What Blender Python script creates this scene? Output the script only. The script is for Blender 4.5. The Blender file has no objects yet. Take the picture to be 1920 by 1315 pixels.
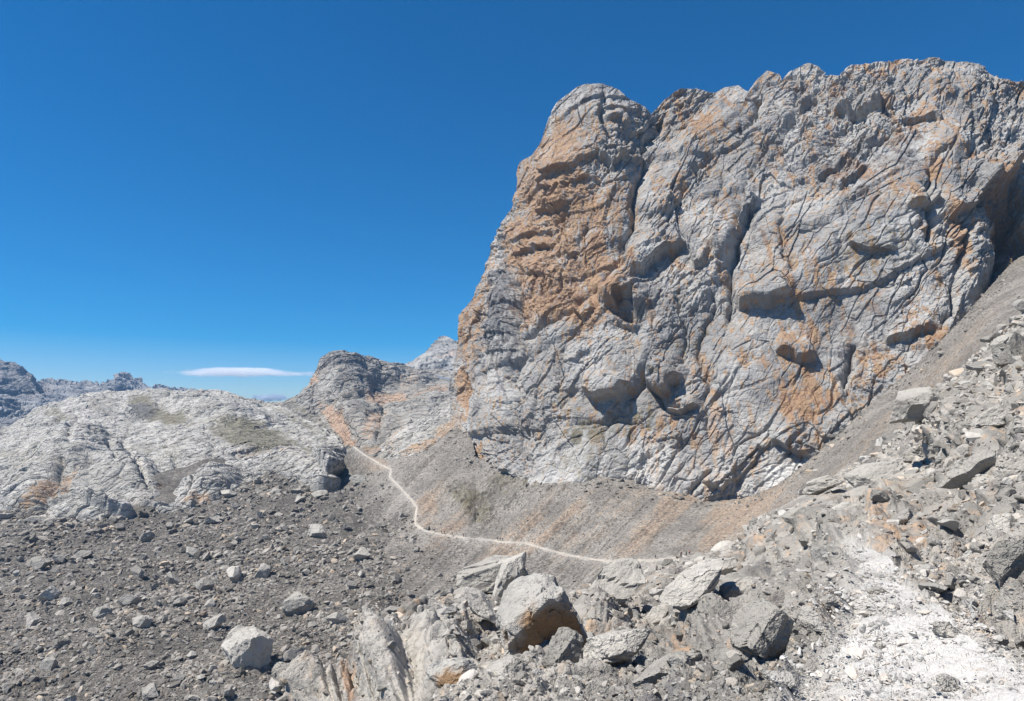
import bpy, bmesh, math, time
import numpy as np
T0 = time.time()
S = bpy.context.scene
COL = S.collection
R = math.radians

# ------------------------------------------------------------------ camera
F = 1280.0                       # focal length in photo pixels (1920 wide)
CX, CY = 960.0, 657.5
PITCH = R(5.5)
cam = bpy.data.cameras.new('camera')
cam.sensor_width = 36; cam.lens = 36 * F / 1920
cam.clip_start = 0.1; cam.clip_end = 90000
co = bpy.data.objects.new('camera', cam); COL.objects.link(co)
co.rotation_euler = (R(90) + PITCH, 0, 0)
S.camera = co

# ------------------------------------------------------------------ sky, sun, exposure
SUN_EL, SUN_AZ = R(59), R(-106)   # azimuth measured from the view direction (+Y), negative = left
W = bpy.data.worlds.new('World'); S.world = W; W.use_nodes = True
nt = W.node_tree; nt.nodes.clear()
sky = nt.nodes.new('ShaderNodeTexSky'); sky.sky_type = 'NISHITA'; sky.sun_disc = False
sky.sun_elevation = SUN_EL; sky.sun_rotation = SUN_AZ
sky.altitude = 1500; sky.air_density = 1.0; sky.dust_density = 1.1; sky.ozone_density = 4.0
hs = nt.nodes.new('ShaderNodeHueSaturation'); hs.inputs['Saturation'].default_value = 1.85; hs.inputs['Value'].default_value = 1.38
bg = nt.nodes.new('ShaderNodeBackground'); bg.inputs['Strength'].default_value = 0.050
wo = nt.nodes.new('ShaderNodeOutputWorld')
nt.links.new(sky.outputs[0], hs.inputs['Color']); nt.links.new(hs.outputs[0], bg.inputs[0]); nt.links.new(bg.outputs[0], wo.inputs[0])
sl = bpy.data.lights.new('sun', 'SUN'); sl.energy = 5.0; sl.angle = R(0.5); sl.color = (1, .945, .86)
so = bpy.data.objects.new('sun', sl); COL.objects.link(so)
from mathutils import Vector
sd = Vector((math.sin(SUN_AZ) * math.cos(SUN_EL), math.cos(SUN_AZ) * math.cos(SUN_EL), math.sin(SUN_EL)))
so.rotation_euler = sd.to_track_quat('Z', 'Y').to_euler(); so.location = (0, 0, 50)
S.view_settings.view_transform = 'Standard'; S.view_settings.look = 'None'
S.view_settings.exposure = 0.74; S.view_settings.gamma = 1
S.cycles.max_bounces = 8; S.cycles.diffuse_bounces = 3; S.cycles.volume_bounces = 6
S.cycles.use_denoising = True; S.cycles.denoiser = 'OPENIMAGEDENOISE'; S.cycles.denoising_input_passes = 'RGB_ALBEDO_NORMAL'; S.cycles.denoising_prefilter = 'ACCURATE'

# ------------------------------------------------------------------ numpy helpers
f32 = np.float32
cp, sp = math.cos(PITCH), math.sin(PITCH)
def unproj(px, py, Z):
    """photo pixel + view depth in metres -> world point (used to place real geometry at its distance)"""
    a = (np.asarray(px, float) - CX) / F; b = (CY - np.asarray(py, float)) / F
    return np.stack([a * Z, (cp - sp * b) * Z, (sp + cp * b) * Z], -1)
def proj(P):
    y = P[..., 1] * cp + P[..., 2] * sp; u = -P[..., 1] * sp + P[..., 2] * cp
    return CX + F * P[..., 0] / y, CY - F * u / y, y
def sstep(a, b, x):
    t = np.clip((x - a) / (b - a), 0, 1); return t * t * (3 - 2 * t)
def h2(i, j, s):
    n = (i.astype(np.int64) * 374761393 + j.astype(np.int64) * 668265263 + s * 1442695041) & 0xffffffff
    n = ((n ^ (n >> 13)) * 1274126177) & 0xffffffff
    n = ((n ^ (n >> 15)) * 2246822519) & 0xffffffff
    n = n ^ (n >> 14)
    return n
def rnd01(n): return ((n & 0xffffff).astype(f32) / 16777216.0)
_rs = np.random.RandomState(7)
_perm = _rs.permutation(1024).astype(np.int32); _perm = np.concatenate([_perm, _perm, _perm])
_g = _rs.normal(size=(1024, 3)); _g = (_g / np.linalg.norm(_g, axis=1)[:, None]).astype(f32)
def perlin(P, scale, seed=0):
    p = (P / scale + np.array([seed * 17.13, seed * 5.71, seed * 9.37])).astype(np.float64)
    i = np.floor(p).astype(np.int64); fr = (p - i).astype(f32); i &= 1023
    w = fr * fr * fr * (fr * (fr * 6 - 15) + 10)
    out = np.zeros(len(p), f32)
    for dx in (0, 1):
        wx = w[:, 0] if dx else 1 - w[:, 0]
        a = _perm[(i[:, 0] + dx) & 1023]
        for dy in (0, 1):
            wy = w[:, 1] if dy else 1 - w[:, 1]
            b = _perm[a + ((i[:, 1] + dy) & 1023)]
            for dz in (0, 1):
                wz = w[:, 2] if dz else 1 - w[:, 2]
                g = _g[_perm[b + ((i[:, 2] + dz) & 1023)]]
                out += wx * wy * wz * (g[:, 0] * (fr[:, 0] - dx) + g[:, 1] * (fr[:, 1] - dy) + g[:, 2] * (fr[:, 2] - dz))
    return out * 1.6
def fbm(P, scale, octs, seed=0, gain=.5, foot=None, ridged=False):
    out = np.zeros(len(P), f32); a = 1.0; s = scale
    for o in range(octs):
        n = perlin(P, s, seed + o * 3)
        if ridged: n = .45 - np.abs(n)
        if foot is not None: n = n * np.clip(s / (3 * foot) - .6, 0, 1)
        out += a * n; a *= gain; s *= .48
    return out
def vor2(u, v, seed):
    """2-D voronoi: random value per cell, tilted-plane value, edge distance F2-F1"""
    iu = np.floor(u).astype(np.int64); iv = np.floor(v).astype(np.int64)
    N = len(u); d1 = np.full(N, 9., f32); d2 = np.full(N, 9., f32)
    bid = np.zeros(N, np.int64); bx = np.zeros(N, f32); by = np.zeros(N, f32)
    for di in (-1, 0, 1):
        for dj in (-1, 0, 1):
            n = h2(iu + di, iv + dj, seed)
            x = (iu + di + .1 + .8 * rnd01(n) - u).astype(f32); y = (iv + dj + .1 + .8 * rnd01(n >> 8) - v).astype(f32)
            d = x * x + y * y
            c = d < d1
            d2 = np.where(c, d1, np.minimum(d2, d))
            d1 = np.where(c, d, d1); bid = np.where(c, n, bid); bx = np.where(c, x, bx); by = np.where(c, y, by)
    m = ((bid * 2654435761) & 0xffffffff)
    m = m ^ (m >> 11)
    r = rnd01(m) * 2 - 1; gx = rnd01(m >> 5) * 2 - 1; gy = rnd01((m >> 9) ^ (m << 3)) * 2 - 1
    return r, gx * bx + gy * by, np.sqrt(d2) - np.sqrt(d1)
def blocks(P, uv, scale, seed, foot=None, tilt=1.1, crack=.5, soft=0):
    u, v = uv
    wu = u / scale + .28 * perlin(P, scale * .55, seed + 1) ; wv = v / scale + .28 * perlin(P, scale * .55, seed + 2)
    r, t, e = vor2(wu, wv, seed)
    if foot is not None:
        sf = sstep(0, soft + 2.2 * foot / scale, e); r = r * sf; t = t * sf; crack = crack * np.clip(.09 * scale / foot - .35, 0, 1)
    elif soft: sf = sstep(0, soft, e); r = r * sf; t = t * (.4 + .6 * sf)
    val = .55 * r + tilt * t - crack * np.clip(1 - e / .1, 0, 1) ** 1.5
    if foot is not None: val = val * np.clip(scale / (3.2 * foot) - .8, 0, 1)
    return val.astype(f32)
def isofilt(h, P):
    """blur a relief along the rows as much as the rows are apart, so that it is sampled evenly on the ground"""
    rr_ = np.linalg.norm(np.gradient(P, axis=0), axis=-1) / (np.linalg.norm(np.gradient(P, axis=1), axis=-1) + 1e-9)
    rr_ = smoothgrid(np.clip(rr_, 1, 40)[..., None], 6)[..., 0]; lv = np.log2(rr_)
    cur = h.copy(); out = h.copy(); prev = h
    for k in range(1, 6):
        w = 2 ** k // 2; c = np.cumsum(np.pad(h, ((0, 0), (w + 1, w)), mode='edge'), 1); b = (c[:, 2 * w + 1:] - c[:, :-(2 * w + 1)]) / (2 * w + 1)
        t = np.clip(lv - (k - 1), 0, 1); out = out * (1 - t) + b * t
    return out
def facet(u, v, seed):
    """continuous noise made of flat triangular facets"""
    iu = np.floor(u).astype(np.int64); iv = np.floor(v).astype(np.int64); a = (u - iu).astype(f32); b = (v - iv).astype(f32)
    H = lambda p, q: rnd01(h2(p, q, seed)) * 2 - 1
    h00, h10, h01, h11 = H(iu, iv), H(iu + 1, iv), H(iu, iv + 1), H(iu + 1, iv + 1)
    d = (h2(iu, iv, seed + 77) & 1).astype(bool)
    t1 = np.where(a + b < 1, h00 + a * (h10 - h00) + b * (h01 - h00), h11 + (1 - a) * (h01 - h11) + (1 - b) * (h10 - h11))
    t2 = np.where(a > b, h00 + a * (h10 - h00) + b * (h11 - h10), h00 + b * (h01 - h00) + a * (h11 - h01))
    return np.where(d, t1, t2).astype(f32)
def wfacet(P, uv, sc, seed, foot=None):
    u, v = uv[0] / sc + seed * .37, uv[1] / sc + seed * .71
    wu = facet(u * .6, v * .6, seed + 11); wv = facet(u * .6 + 5, v * .6, seed + 12)
    r = facet(u + .55 * wu, v + .55 * wv, seed)
    if foot is not None: r = r * np.clip(sc / (3.2 * foot) - .8, 0, 1)
    return r
def saw(P, t, along, per, seed, foot=None, drop=.07):
    """slab edges: the face climbs outwards along t, then cuts back sharply"""
    x = t / per + .55 * facet(along / per * .35, t / per * .6, seed) + .38 * facet(along / per * .9 + 3, t / per * 1.1, seed + 9) + .1 * perlin(P, per * 1.3, seed + 1)
    i = np.floor(x); fr = (x - i).astype(f32)
    am = .35 + .65 * rnd01(h2(i.astype(np.int64), np.floor(along / per / 5 + .4 * perlin(P, per * 2, seed + 2)).astype(np.int64), seed))
    len_ = sstep(-.35, .3, perlin(P, per * 2.2, seed + 3))
    if foot is not None: drop = np.clip(1.6 * foot / per, drop, .5)
    f = np.minimum(fr / (1 - drop), (1 - fr) / drop) - .5
    r = f * (am if foot is None else .7) * len_
    if foot is not None: r = r * np.clip(per / (4 * foot) - .8, 0, 1)
    return r.astype(f32)
def jitter(P, foot, seed, amp=.7):
    out = P.copy(); a = (amp * foot).astype(f32)
    for k in range(3):
        out[:, k] += a * (perlin(P, 2.5, seed + k) + .6 * perlin(P, 1.1, seed + 5 + k)) * 1.2
    return out
def interp(pts, x):
    p = np.array(pts, float); return np.interp(x, p[:, 0], p[:, 1])
def footprint(P):
    a = np.linalg.norm(np.gradient(P, axis=0), axis=-1); b = np.linalg.norm(np.gradient(P, axis=1), axis=-1)
    return np.maximum(a, b)
def resample(poly, n, closed=False):
    p = np.array(poly, float); d = np.r_[0, np.cumsum(np.hypot(*np.diff(p, axis=0).T))]
    t = np.linspace(0, d[-1], n); return np.stack([np.interp(t, d, p[:, 0]), np.interp(t, d, p[:, 1])], -1)
def tps(ctrl):
    c = np.array(ctrl, float); X = c[:, :2] / 500.0; y = 1.0 / c[:, 2]
    def K(A, B):
        r2 = ((A[:, None, :] - B[None]) ** 2).sum(-1); return .5 * r2 * np.log(r2 + 1e-9)
    n = len(X); M = np.zeros((n + 3, n + 3)); M[:n, :n] = K(X, X) + 2e-3 * np.eye(n) * 0.1
    M[:n, n] = 1; M[:n, n + 1:] = X; M[n, :n] = 1; M[n + 1:, :n] = X.T
    w = np.linalg.solve(M, np.r_[y, 0, 0, 0])
    def ev(px, py):
        sh = np.shape(px); Q = np.stack([np.ravel(px), np.ravel(py)], -1) / 500.0; out = np.empty(len(Q))
        for a in range(0, len(Q), 100000):
            q = Q[a:a + 100000]; out[a:a + 100000] = K(q, X) @ w[:n] + w[n] + q @ w[n + 1:]
        return 1.0 / np.clip(out, 1e-5, None).reshape(sh)
    return ev
# distance to polyline with side, restricted to a box
def polydist(px, py, poly):
    p = np.array(poly, float); best = np.full(px.shape, 1e9); side = np.zeros(px.shape); along = np.zeros(px.shape)
    L = 0
    for a, b in zip(p[:-1], p[1:]):
        d = b - a; l = np.hypot(*d); t = np.clip(((px - a[0]) * d[0] + (py - a[1]) * d[1]) / (l * l), 0, 1)
        qx = px - a[0] - t * d[0]; qy = py - a[1] - t * d[1]; dd = np.hypot(qx, qy)
        c = dd < best; best = np.where(c, dd, best)
        side = np.where(c, np.sign(d[0] * (py - a[1]) - d[1] * (px - a[0])), side); along = np.where(c, L + t * l, along); L += l
    return best, side, along / L
class Relief:
    """hand-placed relief of a face: metres outwards at photo positions"""
    def __init__(s, px, py, warp=None):
        s.px, s.py = px.copy(), py.copy(); s.h = np.zeros(px.shape, f32)
        if warp is not None: s.px += warp[0]; s.py += warp[1]
    def _box(s, pts, m):
        p = np.array(pts, float)
        return (s.px > p[:, 0].min() - m) & (s.px < p[:, 0].max() + m) & (s.py > p[:, 1].min() - m) & (s.py < p[:, 1].max() + m)
    def crack(s, poly, w, d):
        k = s._box(poly, 4 * w); dd, _, al = polydist(s.px[k], s.py[k], poly)
        s.h[k] -= d * np.exp(-np.abs(dd / w) ** 1.1) * (.35 + .65 * sstep(0, .12, al) * sstep(0, .12, 1 - al))
    def step(s, poly, amp, decay):
        """rock on the upper/left side of the line juts out by amp and fades over decay"""
        k = s._box(poly, 3 * decay); dd, sd_, al = polydist(s.px[k], s.py[k], poly)
        e = sstep(0, .15, al) * sstep(0, .15, 1 - al)
        v = sstep(-2.5, 2.5, -sd_ * dd)
        s.h[k] += amp * e * (v * np.exp(-(dd / decay) ** 2) - .15 * (1 - v) * np.exp(-(dd / (decay * .4)) ** 2))
    def bulge(s, cx, cy, rx, ry, ang, amp, p=2.0):
        k = s._box([(cx, cy)], 1.3 * max(rx, ry)); x = s.px[k] - cx; y = s.py[k] - cy
        c, n = math.cos(R(ang)), math.sin(R(ang)); X = (x * c - y * n) / rx; Y = (x * n + y * c) / ry
        q = np.clip(1 - (X * X + Y * Y), 0, 1); s.h[k] += amp * q * (.75 + .25 * q)
def blob(px, py, cx, cy, rx, ry, ang=0, soft=.5):
    x = px - cx; y = py - cy; c, n = math.cos(R(ang)), math.sin(R(ang))
    X = (x * c - y * n) / rx; Y = (x * n + y * c) / ry
    return 1 - sstep(1 - soft, 1 + soft, np.sqrt(X * X + Y * Y))
def gridmesh(name, P, mat, attr=None, kind='structure', smooth=False, cyc=False):
    h, w = P.shape[:2]
    me = bpy.data.meshes.new(name); n = h * w
    idx = np.arange(n).reshape(h, w)
    q = np.stack([idx[:-1, :-1], idx[1:, :-1], idx[1:, 1:], idx[:-1, 1:]], -1).reshape(-1, 4)
    rawmesh(me, P.reshape(-1, 3), q, smooth)
    if attr is not None:
        at = me.attributes.new('stain', 'FLOAT_COLOR', 'POINT'); at.data.foreach_set('color', attr.reshape(-1, 4).astype(f32).ravel())
    me.materials.append(mat)
    o = bpy.data.objects.new(name, me); COL.objects.link(o)
    if kind: o['kind'] = kind
    return o
def rawmesh(me, V, Q, smooth=False):
    k = Q.shape[1]; m = len(Q)
    me.vertices.add(len(V)); me.vertices.foreach_set('co', np.ascontiguousarray(V, f32).ravel())
    me.loops.add(m * k); me.loops.foreach_set('vertex_index', np.ascontiguousarray(Q, np.int32).ravel())
    me.polygons.add(m); me.polygons.foreach_set('loop_start', np.arange(0, m * k, k, dtype=np.int32))
    if bpy.app.version < (4, 1, 0): pass
    me.polygons.foreach_set('use_smooth', np.full(m, smooth))
    me.update(calc_edges=True)
def normals(P):
    du = np.gradient(P, axis=1); dv = np.gradient(P, axis=0)
    n = np.cross(du, dv); n /= np.linalg.norm(n, axis=-1, keepdims=True) + 1e-9
    s = np.sign(-(n * P).sum(-1, keepdims=True)); s[s == 0] = 1     # towards the valley side (camera)
    return n * s
def smoothgrid(A, k):
    for _ in range(k):
        B = A.copy(); B[1:-1] = (A[:-2] + 2 * A[1:-1] + A[2:]) / 4; A = B.copy(); A[:, 1:-1] = (B[:, :-2] + 2 * B[:, 1:-1] + B[:, 2:]) / 4
    return A
def pad(P, top=None, bottom=None, left=None, right=None):
    """continue the surface beyond its edge: each arg = (rows, offset vector, power)"""
    def ext(rows, off, pw=1.4): return (np.arange(1, rows + 1)[:, None, None] / rows) ** pw * np.array(off, float)
    t = b = l = r = 0
    if top: e = P[:1] + ext(*top)[::-1]; P = np.concatenate([e, P]); t = top[0]
    if bottom: P = np.concatenate([P, P[-1:] + ext(*bottom)]); b = bottom[0]
    if left: e = P[:, :1] + ext(*left)[::-1].transpose(1, 0, 2); P = np.concatenate([e, P], 1); l = left[0]
    if right: P = np.concatenate([P, P[:, -1:] + ext(*right).transpose(1, 0, 2)], 1); r = right[0]
    return P, (t, b, l, r)
def padscalar(A, tb):
    t, b, l, r = tb; return np.pad(A, ((t, b), (l, r)) + ((0, 0),) * (A.ndim - 2), mode='edge')

# ------------------------------------------------------------------ materials
def N(nt, t, **kw):
    n = nt.nodes.new(t)
    for k, v in kw.items():
        if k in n.inputs: n.inputs[k].default_value = v
        else: setattr(n, k, v)
    return n
def mixc(nt, fac, a, b):
    m = nt.nodes.new('ShaderNodeMix'); m.data_type = 'RGBA'
    for s, v in ((0, fac), (6, a), (7, b)):
        if isinstance(v, bpy.types.NodeSocket): nt.links.new(v, m.inputs[s])
        else: m.inputs[s].default_value = v if s == 0 else (*v, 1)
    return m.outputs[2]
def math_(nt, op, a, b=None, c=None):
    m = nt.nodes.new('ShaderNodeMath'); m.operation = op
    for i, v in enumerate((a, b, c)):
        if v is None: continue
        if isinstance(v, bpy.types.NodeSocket): nt.links.new(v, m.inputs[i])
        else: m.inputs[i].default_value = v
    return m.outputs[0]
def ramp(nt, x, lo, hi):
    m = nt.nodes.new('ShaderNodeMapRange'); m.interpolation_type = 'SMOOTHSTEP'; nt.links.new(x, m.inputs[0])
    m.inputs[1].default_value = lo; m.inputs[2].default_value = hi; return m.outputs[0]
def rockmat(name, light, dark, unit, stain=True, orange=(.36, .228, .118), cream=(.50, .42, .33), stretch=(1, 1, 1), bump=.6, crk=0.0, warm=0.0, white=(.47, .455, .425), darkcol=(.105, .108, .118),
            contrast=1.0, gravel=False, perobj=False, lichen=.5):
    """unit: size in metres of the mid-scale mottling"""
    m = bpy.data.materials.new(name); m.use_nodes = True; nt = m.node_tree; nt.nodes.clear()
    out = N(nt, 'ShaderNodeOutputMaterial'); bs = N(nt, 'ShaderNodeBsdfPrincipled'); bs.inputs['Roughness'].default_value = .92
    bs.inputs['Specular IOR Level'].default_value = .25
    nt.links.new(bs.outputs[0], out.inputs[0])
    tc = N(nt, 'ShaderNodeNewGeometry'); mp = N(nt, 'ShaderNodeMapping'); mp.inputs['Scale'].default_value = stretch
    nt.links.new(tc.outputs['Position'], mp.inputs[0]); vec = mp.outputs[0]
    def noise(sc, det=4, rough=.6, dist=0, v=None):
        n = N(nt, 'ShaderNodeTexNoise', Scale=1 / sc, Detail=det, Roughness=rough, Distortion=dist); nt.links.new(v or vec, n.inputs['Vector']); return n.outputs[0]
    n1 = noise(unit * 9, 5, .6, .4); n2 = noise(unit, 6, .68, .3); n3 = noise(unit * .22, 3, .7)
    c = mixc(nt, ramp(nt, n1, .36, .64), dark, light)
    c = mixc(nt, math_(nt, 'MULTIPLY', ramp(nt, n2, .47, .72), lichen * contrast), c, tuple(x * .55 for x in dark))
    c = mixc(nt, math_(nt, 'MULTIPLY', ramp(nt, n3, .55, .75), .35 * contrast), c, tuple(min(.62, x * 1.35) for x in light))
    if warm:
        nw = noise(unit * 5, 5, .65, .5)
        c = mixc(nt, math_(nt, 'MULTIPLY', ramp(nt, nw, .42, .66), warm), c, (.27, .235, .195))
    if stain:
        at = N(nt, 'ShaderNodeAttribute'); at.attribute_name = 'stain'
        sc_ = N(nt, 'ShaderNodeSeparateColor'); nt.links.new(at.outputs['Color'], sc_.inputs[0])
        nb = noise(unit * 1.6, 5, .65, .6)
        # vertical wash streaks
        mz = N(nt, 'ShaderNodeMapping'); mz.inputs['Scale'].default_value = (1.6, 1.6, .1); nt.links.new(tc.outputs['Position'], mz.inputs[0])
        ns = noise(unit * 1.1, 4, .6, 0, mz.outputs[0])
        def mask(ch, k=1.0):
            x = math_(nt, 'ADD', sc_.outputs[ch], math_(nt, 'MULTIPLY', math_(nt, 'SUBTRACT', nb, .5), 2.4))
            x = math_(nt, 'ADD', x, math_(nt, 'MULTIPLY', math_(nt, 'SUBTRACT', ns, .5), 3.2 * k))
            return math_(nt, 'MULTIPLY', ramp(nt, x, .25, 1.0), math_(nt, 'MINIMUM', math_(nt, 'MULTIPLY', sc_.outputs[ch], 5), 1))
        cr = mixc(nt, ramp(nt, ns, .35, .65), (orange[0] * .72, orange[1] * .58, orange[2] * .55), orange)
        c = mixc(nt, math_(nt, 'MULTIPLY', mask(0), .8), c, cr)
        c = mixc(nt, math_(nt, 'MULTIPLY', mask(1, .3), .75), c, (.125, .112, .068))
        c = mixc(nt, math_(nt, 'MULTIPLY', mask(2), .8), c, darkcol)
        c = mixc(nt, math_(nt, 'MULTIPLY', math_(nt, 'MINIMUM', at.outputs['Alpha'], 1), .9), c, white)
    if perobj:
        oi = N(nt, 'ShaderNodeObjectInfo'); v = math_(nt, 'MULTIPLY_ADD', oi.outputs['Random'], .5, .75)
        mm = N(nt, 'ShaderNodeVectorMath', operation='SCALE'); nt.links.new(c, mm.inputs[0]); nt.links.new(v, mm.inputs['Scale']); c = mm.outputs[0]
    if gravel:
        v = N(nt, 'ShaderNodeTexVoronoi', Scale=1 / (unit * gravel)); nt.links.new(vec, v.inputs['Vector'])
        sep = N(nt, 'ShaderNodeSeparateColor'); nt.links.new(v.outputs['Color'], sep.inputs[0])
        mm = N(nt, 'ShaderNodeVectorMath', operation='SCALE'); nt.links.new(c, mm.inputs[0])
        nt.links.new(math_(nt, 'MULTIPLY_ADD', sep.outputs[0], .6, .68), mm.inputs['Scale']); c = mm.outputs[0]
    nt.links.new(c, bs.inputs['Base Color'])
    b = N(nt, 'ShaderNodeBump', Strength=bump, Distance=unit * .4)
    nb2 = noise(unit * .5, 5, .72, .2)
    hgt = nb2
    if crk:
        vv = N(nt, 'ShaderNodeTexVoronoi', feature='DISTANCE_TO_EDGE', Scale=1 / (unit * 1.6)); wv = N(nt, 'ShaderNodeVectorMath', operation='MULTIPLY_ADD')
        nc = N(nt, 'ShaderNodeTexNoise', Scale=1 / (unit * 2.0), Detail=4.0); nt.links.new(vec, nc.inputs['Vector'])
        nt.links.new(nc.outputs['Color'], wv.inputs[0]); wv.inputs[1].default_value = (unit * 2.2,) * 3; nt.links.new(vec, wv.inputs[2])
        ms2 = N(nt, 'ShaderNodeMapping'); ms2.inputs['Rotation'].default_value = (0, R(-52), 0); ms2.inputs['Scale'].default_value = (.35, .6, 1.1)
        nt.links.new(wv.outputs[0], ms2.inputs[0]); nt.links.new(ms2.outputs[0], vv.inputs['Vector'])
        hgt = math_(nt, 'ADD', nb2, math_(nt, 'MULTIPLY', math_(nt, 'MINIMUM', math_(nt, 'MULTIPLY', vv.outputs['Distance'], 9.0), 1.0), crk))
    nt.links.new(hgt, b.inputs['Height']); nt.links.new(b.outputs[0], bs.inputs['Normal'])
    return m
def flat(name, col, rough=.8):
    m = bpy.data.materials.new(name); m.use_nodes = True; b = m.node_tree.nodes['Principled BSDF']
    nz = N(m.node_tree, 'ShaderNodeTexNoise', Scale=6.0, Detail=3.0)
    c = mixc(m.node_tree, nz.outputs[0], tuple(x * .75 for x in col), tuple(min(1, x * 1.2) for x in col))
    m.node_tree.links.new(c, b.inputs['Base Color']); b.inputs['Roughness'].default_value = rough; return m

# ------------------------------------------------------------------ ground sheet far below
gm = rockmat('valley_ground', (.2, .19, .17), (.13, .125, .115), 30, stain=False)
gx = np.linspace(-8000, 8000, 161); GX, GY = np.meshgrid(gx, gx)
gp = np.stack([GX, GY, np.zeros_like(GX)], -1)
gp[..., 2] = -150 + 12 * fbm(gp.reshape(-1, 3), 900, 3, 5).reshape(GX.shape)
gridmesh('ground', gp, gm)

# ================================================================== CLIFF
def coons(bot, top, left, right, w, h):
    B = resample(bot, w); Tt = resample(top, w); L = resample(left, h); Rr = resample(right, h)
    u = np.linspace(0, 1, w)[None, :, None]; v = np.linspace(0, 1, h)[:, None, None]    # v=0 top
    C = (1 - v) * Tt[None] + v * B[None] + (1 - u) * L[:, None] + u * Rr[:, None] \
        - ((1 - u) * (1 - v) * Tt[0] + u * (1 - v) * Tt[-1] + (1 - u) * v * B[0] + u * v * B[-1])
    return C[..., 0], C[..., 1]
cl_left = [(1101, 159), (1082, 164), (1062, 177), (1042, 195), (1028, 222), (1018, 251), (1013, 267), (1000, 289), (977, 303), (968, 326),
           (970, 345), (964, 372), (961, 388), (941, 414), (924, 454), (918, 477), (905, 516), (888, 560), (872, 575), (860, 592), (857, 640),
           (850, 690), (844, 730), (842, 800), (850, 890)]
cl_top = [(1101, 159), (1134, 158), (1160, 168), (1173, 182), (1206, 197), (1225, 215), (1237, 230), (1246, 210), (1259, 180), (1281, 166), (1309, 166),
          (1340, 174), (1362, 163), (1387, 159), (1403, 171), (1423, 192), (1427, 174), (1428, 146), (1440, 131), (1464, 139), (1468, 151), (1481, 135),
          (1500, 125), (1518, 117), (1537, 124), (1546, 140), (1571, 141), (1580, 139), (1597, 121), (1638, 118), (1675, 116), (1691, 109), (1725, 115), (1744, 106),
          (1763, 113), (1822, 120), (1844, 127), (1859, 140), (1890, 152), (1920, 153), (2050, 150), (2300, 190)]
cl_bot = [(850, 890), (900, 905), (1000, 945), (1100, 960), (1250, 975), (1400, 985), (1530, 920), (1640, 820), (1760, 700), (1900, 580), (2050, 480), (2300, 400)]
cl_right = [(2300, 190), (2300, 400)]
w_, h_ = 1150, 640
px, py = coons(cl_bot, cl_top, cl_left, cl_right, w_, h_)
base = tps([(850, 850, 455), (860, 600, 500), (925, 450, 512), (970, 320, 520), (1100, 165, 480), (1240, 240, 480), (1180, 400, 425), (1100, 300, 450),
            (960, 700, 415), (990, 900, 360), (1100, 910, 345), (1050, 600, 405), (1120, 750, 365), (1250, 930, 325), (1250, 700, 352), (1280, 450, 410), (1280, 180, 490),
            (1420, 200, 460), (1400, 940, 310), (1400, 700, 335), (1450, 450, 375), (1530, 850, 300), (1540, 150, 440), (1560, 500, 355), (1560, 650, 335),
            (1700, 650, 315), (1700, 400, 350), (1740, 115, 420), (1850, 130, 415), (1850, 350, 352), (1900, 490, 332), (1900, 250, 375), (2000, 500, 310), (2100, 200, 370), (2300, 400, 290), (2300, 190, 360)])
Z = base(px, py)
P0 = unproj(px, py, Z)
# round the shoulder off at the skyline
P0, tb = pad(P0, top=(34, (25, 110, -70), 1.25), left=(30, (45, 120, -5), 1.25))
P0 = smoothgrid(P0, 3)
PX, PY = padscalar(px, tb), padscalar(py, tb)
Nn = smoothgrid(normals(P0), 12); Nn /= np.linalg.norm(Nn, axis=-1, keepdims=True)
fp = P0.reshape(-1, 3); fpx = PX.ravel(); fpy = PY.ravel()
edge = np.minimum(np.arange(P0.shape[0])[:, None] - 34, 9999).clip(0) + 0 * np.arange(P0.shape[1])[None]
edgel = (np.arange(P0.shape[1])[None] - 30).clip(0) + 0 * edge
es = (sstep(0, 60, edge) * sstep(0, 60, edgel)).ravel()           # 0 at the skyline, 1 well inside
wx = 9 * facet(fp[:, 0] / 12, fp[:, 2] / 12, 3) + 5 * facet(fp[:, 0] / 5, fp[:, 2] / 5, 8); wy = 9 * facet(fp[:, 0] / 12, fp[:, 2] / 12, 4) + 5 * facet(fp[:, 0] / 5, fp[:, 2] / 5, 9)
rl = Relief(fpx, fpy, (wx, wy))
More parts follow.
